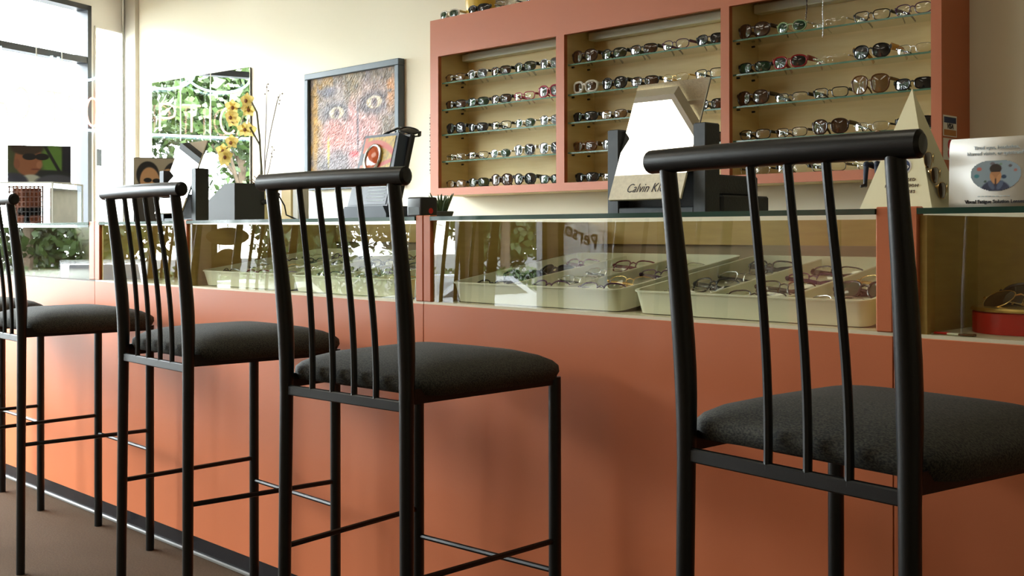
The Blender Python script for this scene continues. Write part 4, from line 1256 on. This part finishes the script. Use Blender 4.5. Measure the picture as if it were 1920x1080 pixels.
MB().bbox(-.022, -.012, .02, .26, .002, .150, .002, 1).build('sleeve_body', 'sleeve', gs) if 'sleeve' in M else None
M['sleeve'] = mat('grey beige paper', (.42, .40, .33), rough=.6, var=.3, scale=20)
MB().bbox(-.022, -.012, .02, .26, .002, .150, .002, 1).build('sleeve_body', 'sleeve', gs)
def driver(u, v):
    img = np.zeros(u.shape + (3,)) + np.array([70, 78, 52.0])
    img = layer(img, ell(u, v, .72, .62, .20, .42, .4), (92, 128, 58))
    img = layer(img, np.clip((u - .86) / .03 + .5, 0, 1), (34, 36, 44))
    img = layer(img, np.clip((.028 - np.abs((u - .60) - (.95 - v) * .34)) / .02 + .5, 0, 1) * (v > .25), (34, 36, 36))
    img = layer(img, ell(u, v, .62, .22, .40, .12, .3), (40, 44, 44))
    img = layer(img, ell(u, v, .32, .62, .22, .46, .15), (142, 92, 64))
    img = layer(img, ell(u, v, .30, .96, .26, .22, .2), (60, 48, 38))
    img = layer(img, ell(u, v, .14, .5, .05, .14, .4), (130, 84, 62))
    for cx in (.34, .54): img = layer(img, ell(u, v, cx, .70, .11, .09, .2), (24, 26, 28))
    img = layer(img, ell(u, v, .50, .48, .05, .10, .4) * .6, (176, 120, 92))
    img = layer(img, ell(u, v, .44, .36, .08, .02, .4), (110, 60, 50))
    img = layer(img, ell(u, v, .36, .0, .20, .22, .2), (176, 178, 160))
    img = layer(img, ell(u, v, .08, .0, .24, .26, .2), (58, 60, 72))
    img = layer(img, ell(u, v, .76, -.02, .34, .24, .2), (72, 74, 82))
    return img
dc = thing('portrait_card', 'printed card of a man in sunglasses in a car, standing on the acrylic box', 'picture card', (-4.84, 0.16, ZC + bh + .003), math.radians(62))
picture('print', .250, .158, 120, 76, driver, 'print', dc, facing((-.02, -.0026, .081), 0.0))
MB().box(-.146, .106, -.0018, .002, 0, .161).build('board', 'greybox', dc, False)
MB().box(-.148, .108, -.012, .012, -.001, .004).build('card_rail', 'frost', dc, False)

# --- red round stand in the right case
rs = thing('red_stand', 'round red display stand with a gold rim in the rightmost case', 'display stand', (-0.742, 0.155, ZG + .0035))
MB().lathe([(.080, 0), (.080, .034), (.078, .036)], 40).build('drum', 'red', rs)
MB().lathe([(.076, .036), (.082, .037), (.083, .040), (.080, .043), (.070, .043)], 40).build('gold_rim', 'gold', rs)
place('aviator', (-0.745, .115, ZG + .047), -.15, 'gold wire aviator sunglasses lying on the red round stand', 'sunglasses on the red stand', rx=-.95, folded=True)
place('bigbrown', (-0.725, .185, ZG + .047), .2, 'brown lens sunglasses behind the aviators on the red round stand', 'sunglasses on the red stand', rx=-.8, folded=True)
for k, (x, y, m) in enumerate([(-.825, .03, 'red'), (-.800, .024, 'ivory'), (-.780, .022, 'f_tort')]):
    o = MB().bbox(-.013, .013, -.006, .006, 0, .0035, .001, 1).build('price_tag', m)
    o.location = (x, y, ZG + .0035)
    tag(o, ['small red tag lying at the left front of the rightmost case', 'small ivory tag lying beside a red tag in the rightmost case', 'small brown tag lying nearest the red stand in the rightmost case'][k], 'tag', 'loose tags in the rightmost case')

# ================================================================== SHOP WINDOW THINGS (seen in mirror and glass)
def on_front(o, t, y, z):
    o.matrix_world = front @ Matrix.Translation((t, y, z))
    return o
neon = thing('neon_sign', 'neon window sign with red capital letters and blue tubes', 'neon sign')
on_front(neon, 0, 0, 0)
LET = {'O': [[(.5 + .45 * math.cos(a), .5 + .5 * math.sin(a)) for a in [2 * PI * k / 20 for k in range(21)]]],
       'P': [[(.1, 0), (.1, 1), (.6, 1), (.85, .92), (.92, .75), (.85, .56), (.6, .48), (.1, .48)]],
       'T': [[(0, 1), (1, 1)], [(.5, 1), (.5, 0)]], 'I': [[(.5, 0), (.5, 1)]],
       'C': [[(.5 + .45 * math.cos(a), .5 + .5 * math.sin(a)) for a in [PI * .25 + PI * 1.5 * k / 14 for k in range(15)]]],
       'A': [[(0, 0), (.5, 1), (1, 0)], [(.2, .4), (.8, .4)]], 'L': [[(.1, 1), (.1, 0), (.85, 0)]]}
tt = 0.300
for ch in 'OPTICAL':
    w_ = .06 if ch == 'I' else .135
    mb = MB()
    for st_ in LET[ch]:
        mb.tube([(tt + x * w_, .03, 1.765 + z * .195) for x, z in st_], .0075, 8)
    mb.build('letter_tube', 'neon_red', neon)
    tt += w_ + .040
MB().tube([(.33, .03, 1.735), (1.50, .03, 1.735)], .009, 8).build('underline_tube', 'neon_blue', neon)
for c_ in (.50, .92):
    MB().tube([(c_ + .24 * math.cos(a), .03, 2.20 + .13 * math.sin(a)) for a in [PI + PI * k / 20 for k in range(21)]], .009, 8).build('arc_tube', 'neon_blue', neon)
MB().tube([(.64, .02, 1.70), (.64, .02, 2.40)], .004, 6).build('hanger', 'white', neon)
MB().tube([(.86, .02, 1.70), (.86, .02, 2.40)], .004, 6).build('hanger', 'white', neon)

M['poster_paper'] = translucent_mat('backlit poster paper', (.80, .80, .78))
ps = thing('window_poster', 'white poster with slanted script lettering, taped inside the shop window', 'poster')
on_front(ps, 6.45, -.005, 0)
MB().box(-.18, .18, -.004, 0, .40, 1.18).build('paper', 'poster_paper', ps, False)
text('Persol', .14, 'ink_brown', ps, Matrix.Translation((0, -.002, 1.00)) @ Matrix.Rotation(PI, 4, 'Z') @ Matrix.Rotation(-.42, 4, 'Y') @ Matrix.Rotation(PI / 2, 4, 'X'), shear=.35, bold=.001, extrude=.003, stretch=.85)
MB().add([(-.15, .003, .90), (-.145, .003, .885), (.12, .003, 1.01), (.12, .003, 1.03)], [(0, 1, 2, 3)])
text('VOGUE', .085, 'ink', ps, Matrix.Translation((0, -.002, .69)) @ Matrix.Rotation(PI, 4, 'Z') @ Matrix.Rotation(PI / 2, 4, 'X'), extrude=.003)
od = thing('window_sign', 'brown oval sign above a round disc hanging in the shop window', 'sign')
on_front(od, 3.995, .02, 0)
mb = MB()
def plate(cx, cz, rx, rz_, name):
    N = 30
    MB().add([(cx + rx * math.cos(2 * PI * k / N), y, cz + rz_ * math.sin(2 * PI * k / N)) for y in (0, .01) for k in range(N)], [tuple(range(N)), tuple(range(2 * N - 1, N - 1, -1))] + [(k, k + N, (k + 1) % N + N, (k + 1) % N) for k in range(N)]).build(name, 'brown', od)
plate(0.03, 1.005, .13, .055, 'oval_plate')
plate(0.03, .845, .085, .085, 'round_plate')
MB().tube([(-.02, .005, .955), (-.02, .005, .92)], .003, 6).build('link', 'black', od)
MB().tube([(.08, .005, .955), (.08, .005, .92)], .003, 6).build('link', 'black', od)
MB().tube([(.03, .005, 1.06), (.03, .005, 2.1)], .003, 6).build('cord', 'black', od)

# orange cupboard against the wall opposite (seen in the case glass)
oc = thing('tall_cupboard', 'tall orange cupboard against the wall opposite the counter', 'cupboard', (-3.3, YF + .25, 0))
MB().bbox(-.35, .35, -.245, .2, .06, 1.5, .004, 1).build('carcass', 'orange_cab', oc)
MB().bbox(-.345, -.003, .2, .22, .08, 1.48, .003, 1).build('door', 'orange_cab', oc)
MB().bbox(.003, .345, .2, .22, .08, 1.48, .003, 1).build('door', 'orange_cab', oc)
MB().box(-.33, .33, -.24, .18, 0, .06).build('plinth', 'kick', oc, False)

# ================================================================== OUTSIDE
GZ = -1.30
MBg = MB().add([(-90, -80, GZ - .02), (8, -80, GZ - .02), (8, 60, GZ - .02), (-90, 60, GZ - .02)], [(0, 1, 2, 3)])
tag(MBg.build('ground', 'asphalt', smooth=False), 'grey asphalt car park outside the shop', kind='structure')

def tree(x, y, h, r, label, seed, base=1.6, nl=9000):
    rg = np.random.default_rng(seed)
    t = thing('tree', label, 'tree', (x, y, GZ - .02), group='trees across the car park')
    MB().tube([(0, 0, 0), (.05, 0, h * .3), (0, .05, h * .6), (.05, 0, h * .85)], [.16, .13, .10, .04], 8).build('trunk', 'bark', t)
    mb = MB()
    for k in range(6):
        a = k * 1.05
        mb.tube([(0, 0, h * (.3 + .05 * k)), (r * .35 * math.cos(a), r * .35 * math.sin(a), h * (.45 + .05 * k)), (r * .7 * math.cos(a), r * .7 * math.sin(a), h * (.52 + .05 * k))], [.06, .04, .02], 6)
    mb.build('branches', 'bark', t)
    blobs = [(rg.uniform(-.6, .6) * r, rg.uniform(-.6, .6) * r, base + (h - base) * rg.uniform(.12, .9), r * rg.uniform(.35, .6)) for _ in range(14)]
    vs_, fs = [], []
    for k in range(nl):
        bx_, by_, bz_, br = blobs[k % 14]
        d_ = rg.normal(size=3)
        d_ /= np.linalg.norm(d_)
        c_ = np.array([bx_, by_, bz_]) + d_ * br * rg.uniform(.55, 1.0)
        u_ = rg.normal(size=3); u_ /= np.linalg.norm(u_)
        w_ = np.cross(u_, d_); w_ /= (np.linalg.norm(w_) + 1e-9)
        s_ = rg.uniform(.10, .20)
        n0 = len(vs_)
        vs_ += [tuple(c_ - u_ * s_), tuple(c_ + w_ * s_ * .6), tuple(c_ + u_ * s_), tuple(c_ - w_ * s_ * .6)]
        fs.append((n0, n0 + 1, n0 + 2, n0 + 3))
    me = bpy.data.meshes.new('foliage')
    me.from_pydata(vs_, [], fs)
    me.materials.append(M['leaf'])
    tag(obj('foliage', me, t), kind='stuff')
def out(deg, rad):      # a place outside, seen from the middle of the shop front
    return -6 - rad * math.cos(math.radians(deg)), -2 - rad * math.sin(math.radians(deg))
TREES = [(*out(18, 25), 9.5, 3.1, 'leafy tree reflected leftmost in the counter glass', .6), (*out(25.5, 33), 10.5, 3.6, 'tall leafy tree behind the white car', .6),
         (*out(33, 25), 9.5, 3.1, 'leafy tree mirrored behind the neon letters', .6), (*out(40, 33), 10.5, 3.6, 'tall leafy tree reflected in the glass below the painting', .6),
         (*out(47.5, 25), 9.5, 3.1, 'leafy tree reflected in the glass below the cabinet', .6), (*out(54, 33), 10.5, 3.6, 'tall leafy tree farthest along the car park', .6), (*out(63.5, 27), 9.5, 3.1, 'leafy tree near the end of the car park', .6)]
for i, (x, y, h, r, lab, bs) in enumerate(TREES): tree(x, y, h, r, lab, 20 + i, bs)

def car(x, y, rz, label, col, suv):
    t = thing('car', label, 'car', (x, y, GZ - .02), rz, 'cars parked outside')
    m = mat('car paint', col, rough=.2, coat=1.0)
    hh = 1.75 if suv else 1.42
    side = [(-2.2, .35), (2.2, .35), (2.25, .7), (2.0, .9), (1.0, 1.0), (.35, hh - .05), (.0, hh), (-1.3, hh) if suv else (-.9, hh), (-2.0, hh - .15) if suv else (-1.5, 1.05), (-2.25, .95), (-2.25, .6)]
    MB().prism(side, -.85, .85).build('body', m, t, True, 30)
    gl = [(.85, 1.02), (.30, hh - .12), (-1.25 if suv else -.85, hh - .10), (-1.75 if suv else -1.30, 1.05)]
    MB().prism(gl, -.87, .87).build('side_windows', 'kick', t, False)
    MB().add([(1.02, -.75, 1.01), (1.02, .75, 1.01), (.38, .68, hh - .07), (.38, -.68, hh - .07)], [(0, 1, 2, 3)]).build('windscreen', 'kick', t, False)
    for xx in (-1.4, 1.4):
        for yy in (-.80, .80):
            me = MB().lathe([(.0, -.1), (.20, -.1), (.33, -.08), (.34, 0), (.33, .08), (.20, .1), (0, .1)], 20).mesh('wheel', 'black')
            me.transform(Matrix.Translation((xx, yy, .34)) @ Matrix.Rotation(PI / 2, 4, 'X'))
            w_ = obj('wheel', me, t)
            me = MB().lathe([(0, -.115), (.19, -.11), (.19, .11), (0, .115)], 14).mesh('hub', 'silver')
            me.transform(Matrix.Translation((xx, yy, .34)) @ Matrix.Rotation(PI / 2, 4, 'X'))
            obj('hub', me, w_)
    for yy in (-.62, .62):
        MB().bbox(2.16, 2.26, yy - .16, yy + .16, .68, .80, .02, 2).build('headlight', 'white', t)
        MB().bbox(-2.27, -2.20, yy - .14, yy + .14, .78, .92, .02, 2).build('tail_light', 'red', t)
car(*out(21.5, 18.5), math.radians(22), 'white estate car reflected in the leftmost counter glass', (.5, .5, .49), True)
car(*out(30.5, 14.5), math.radians(75), 'silver car reflected behind the third stool', (.22, .225, .23), False)
car(*out(45.5, 17), math.radians(100), 'grey car reflected left in the glass below the cabinet', (.34, .345, .35), False)

def hedge(x, y, rz, L, label, seed):
    rg = np.random.default_rng(seed)
    n_ = 2600
    c = np.stack([rg.uniform(-L / 2, L / 2, n_), rg.normal(0, .32, n_).clip(-.6, .6), rg.uniform(.05, 1.5, n_)], 1)
    c[:, 2] *= 1 - .25 * np.abs(c[:, 1])
    u_ = rg.normal(size=(n_, 3)); u_ /= np.linalg.norm(u_, axis=1)[:, None]
    w_ = np.cross(u_, rg.normal(size=(n_, 3))); w_ /= np.linalg.norm(w_, axis=1)[:, None]
    s_ = rg.uniform(.05, .10, n_)[:, None]
    v = np.stack([c - u_ * s_, c + w_ * s_ * .6, c + u_ * s_, c - w_ * s_ * .6], 1).reshape(-1, 3)
    t = thing('hedge', label, 'hedge', (x, y, GZ - .02), rz, 'hedges along the car park')
    me = bpy.data.meshes.new('foliage')
    me.from_pydata(v.tolist(), [], [(4 * k, 4 * k + 1, 4 * k + 2, 4 * k + 3) for k in range(n_)])
    me.materials.append(M['leaf'])
    tag(obj('foliage', me, t), kind='stuff')
    mb = MB()
    for k in range(6): mb.tube([(-L / 2 + L * (k + .5) / 6, 0, 0), (-L / 2 + L * (k + .5) / 6 + .1, .05, .5), (-L / 2 + L * (k + .5) / 6, 0, 1.0)], [.04, .03, .015], 5)
    mb.build('stems', 'bark', t)
for k_, lb_ in enumerate(('behind the white car', 'behind the silver car', 'behind the grey car', 'farthest along the car park')):
    dg_ = 20 + 9.5 * k_
    hx_, hy_ = out(dg_, 21.0 if k_ else 23.5)
    hedge(hx_, hy_, PI / 2 + math.radians(dg_), 3.3, 'clipped hedge ' + lb_, 51 + k_)
for k_, (t0_, t1_, z0_, z1_, m_, lb_) in enumerate([(.166, .304, 1.87, 2.00, 'ink_pale', 'small pale blue square sticker on the sidelight pane'), (.20, .30, 1.50, 1.62, 'slate', 'small dark sticker low on the sidelight pane')]):
    o_ = MB().box(t0_, t1_, -.049, -.047, z0_, z1_).build('window_sticker', m_, smooth=False)
    o_.matrix_world = front
    tag(o_, lb_, 'sticker', 'stickers on the sidelight')
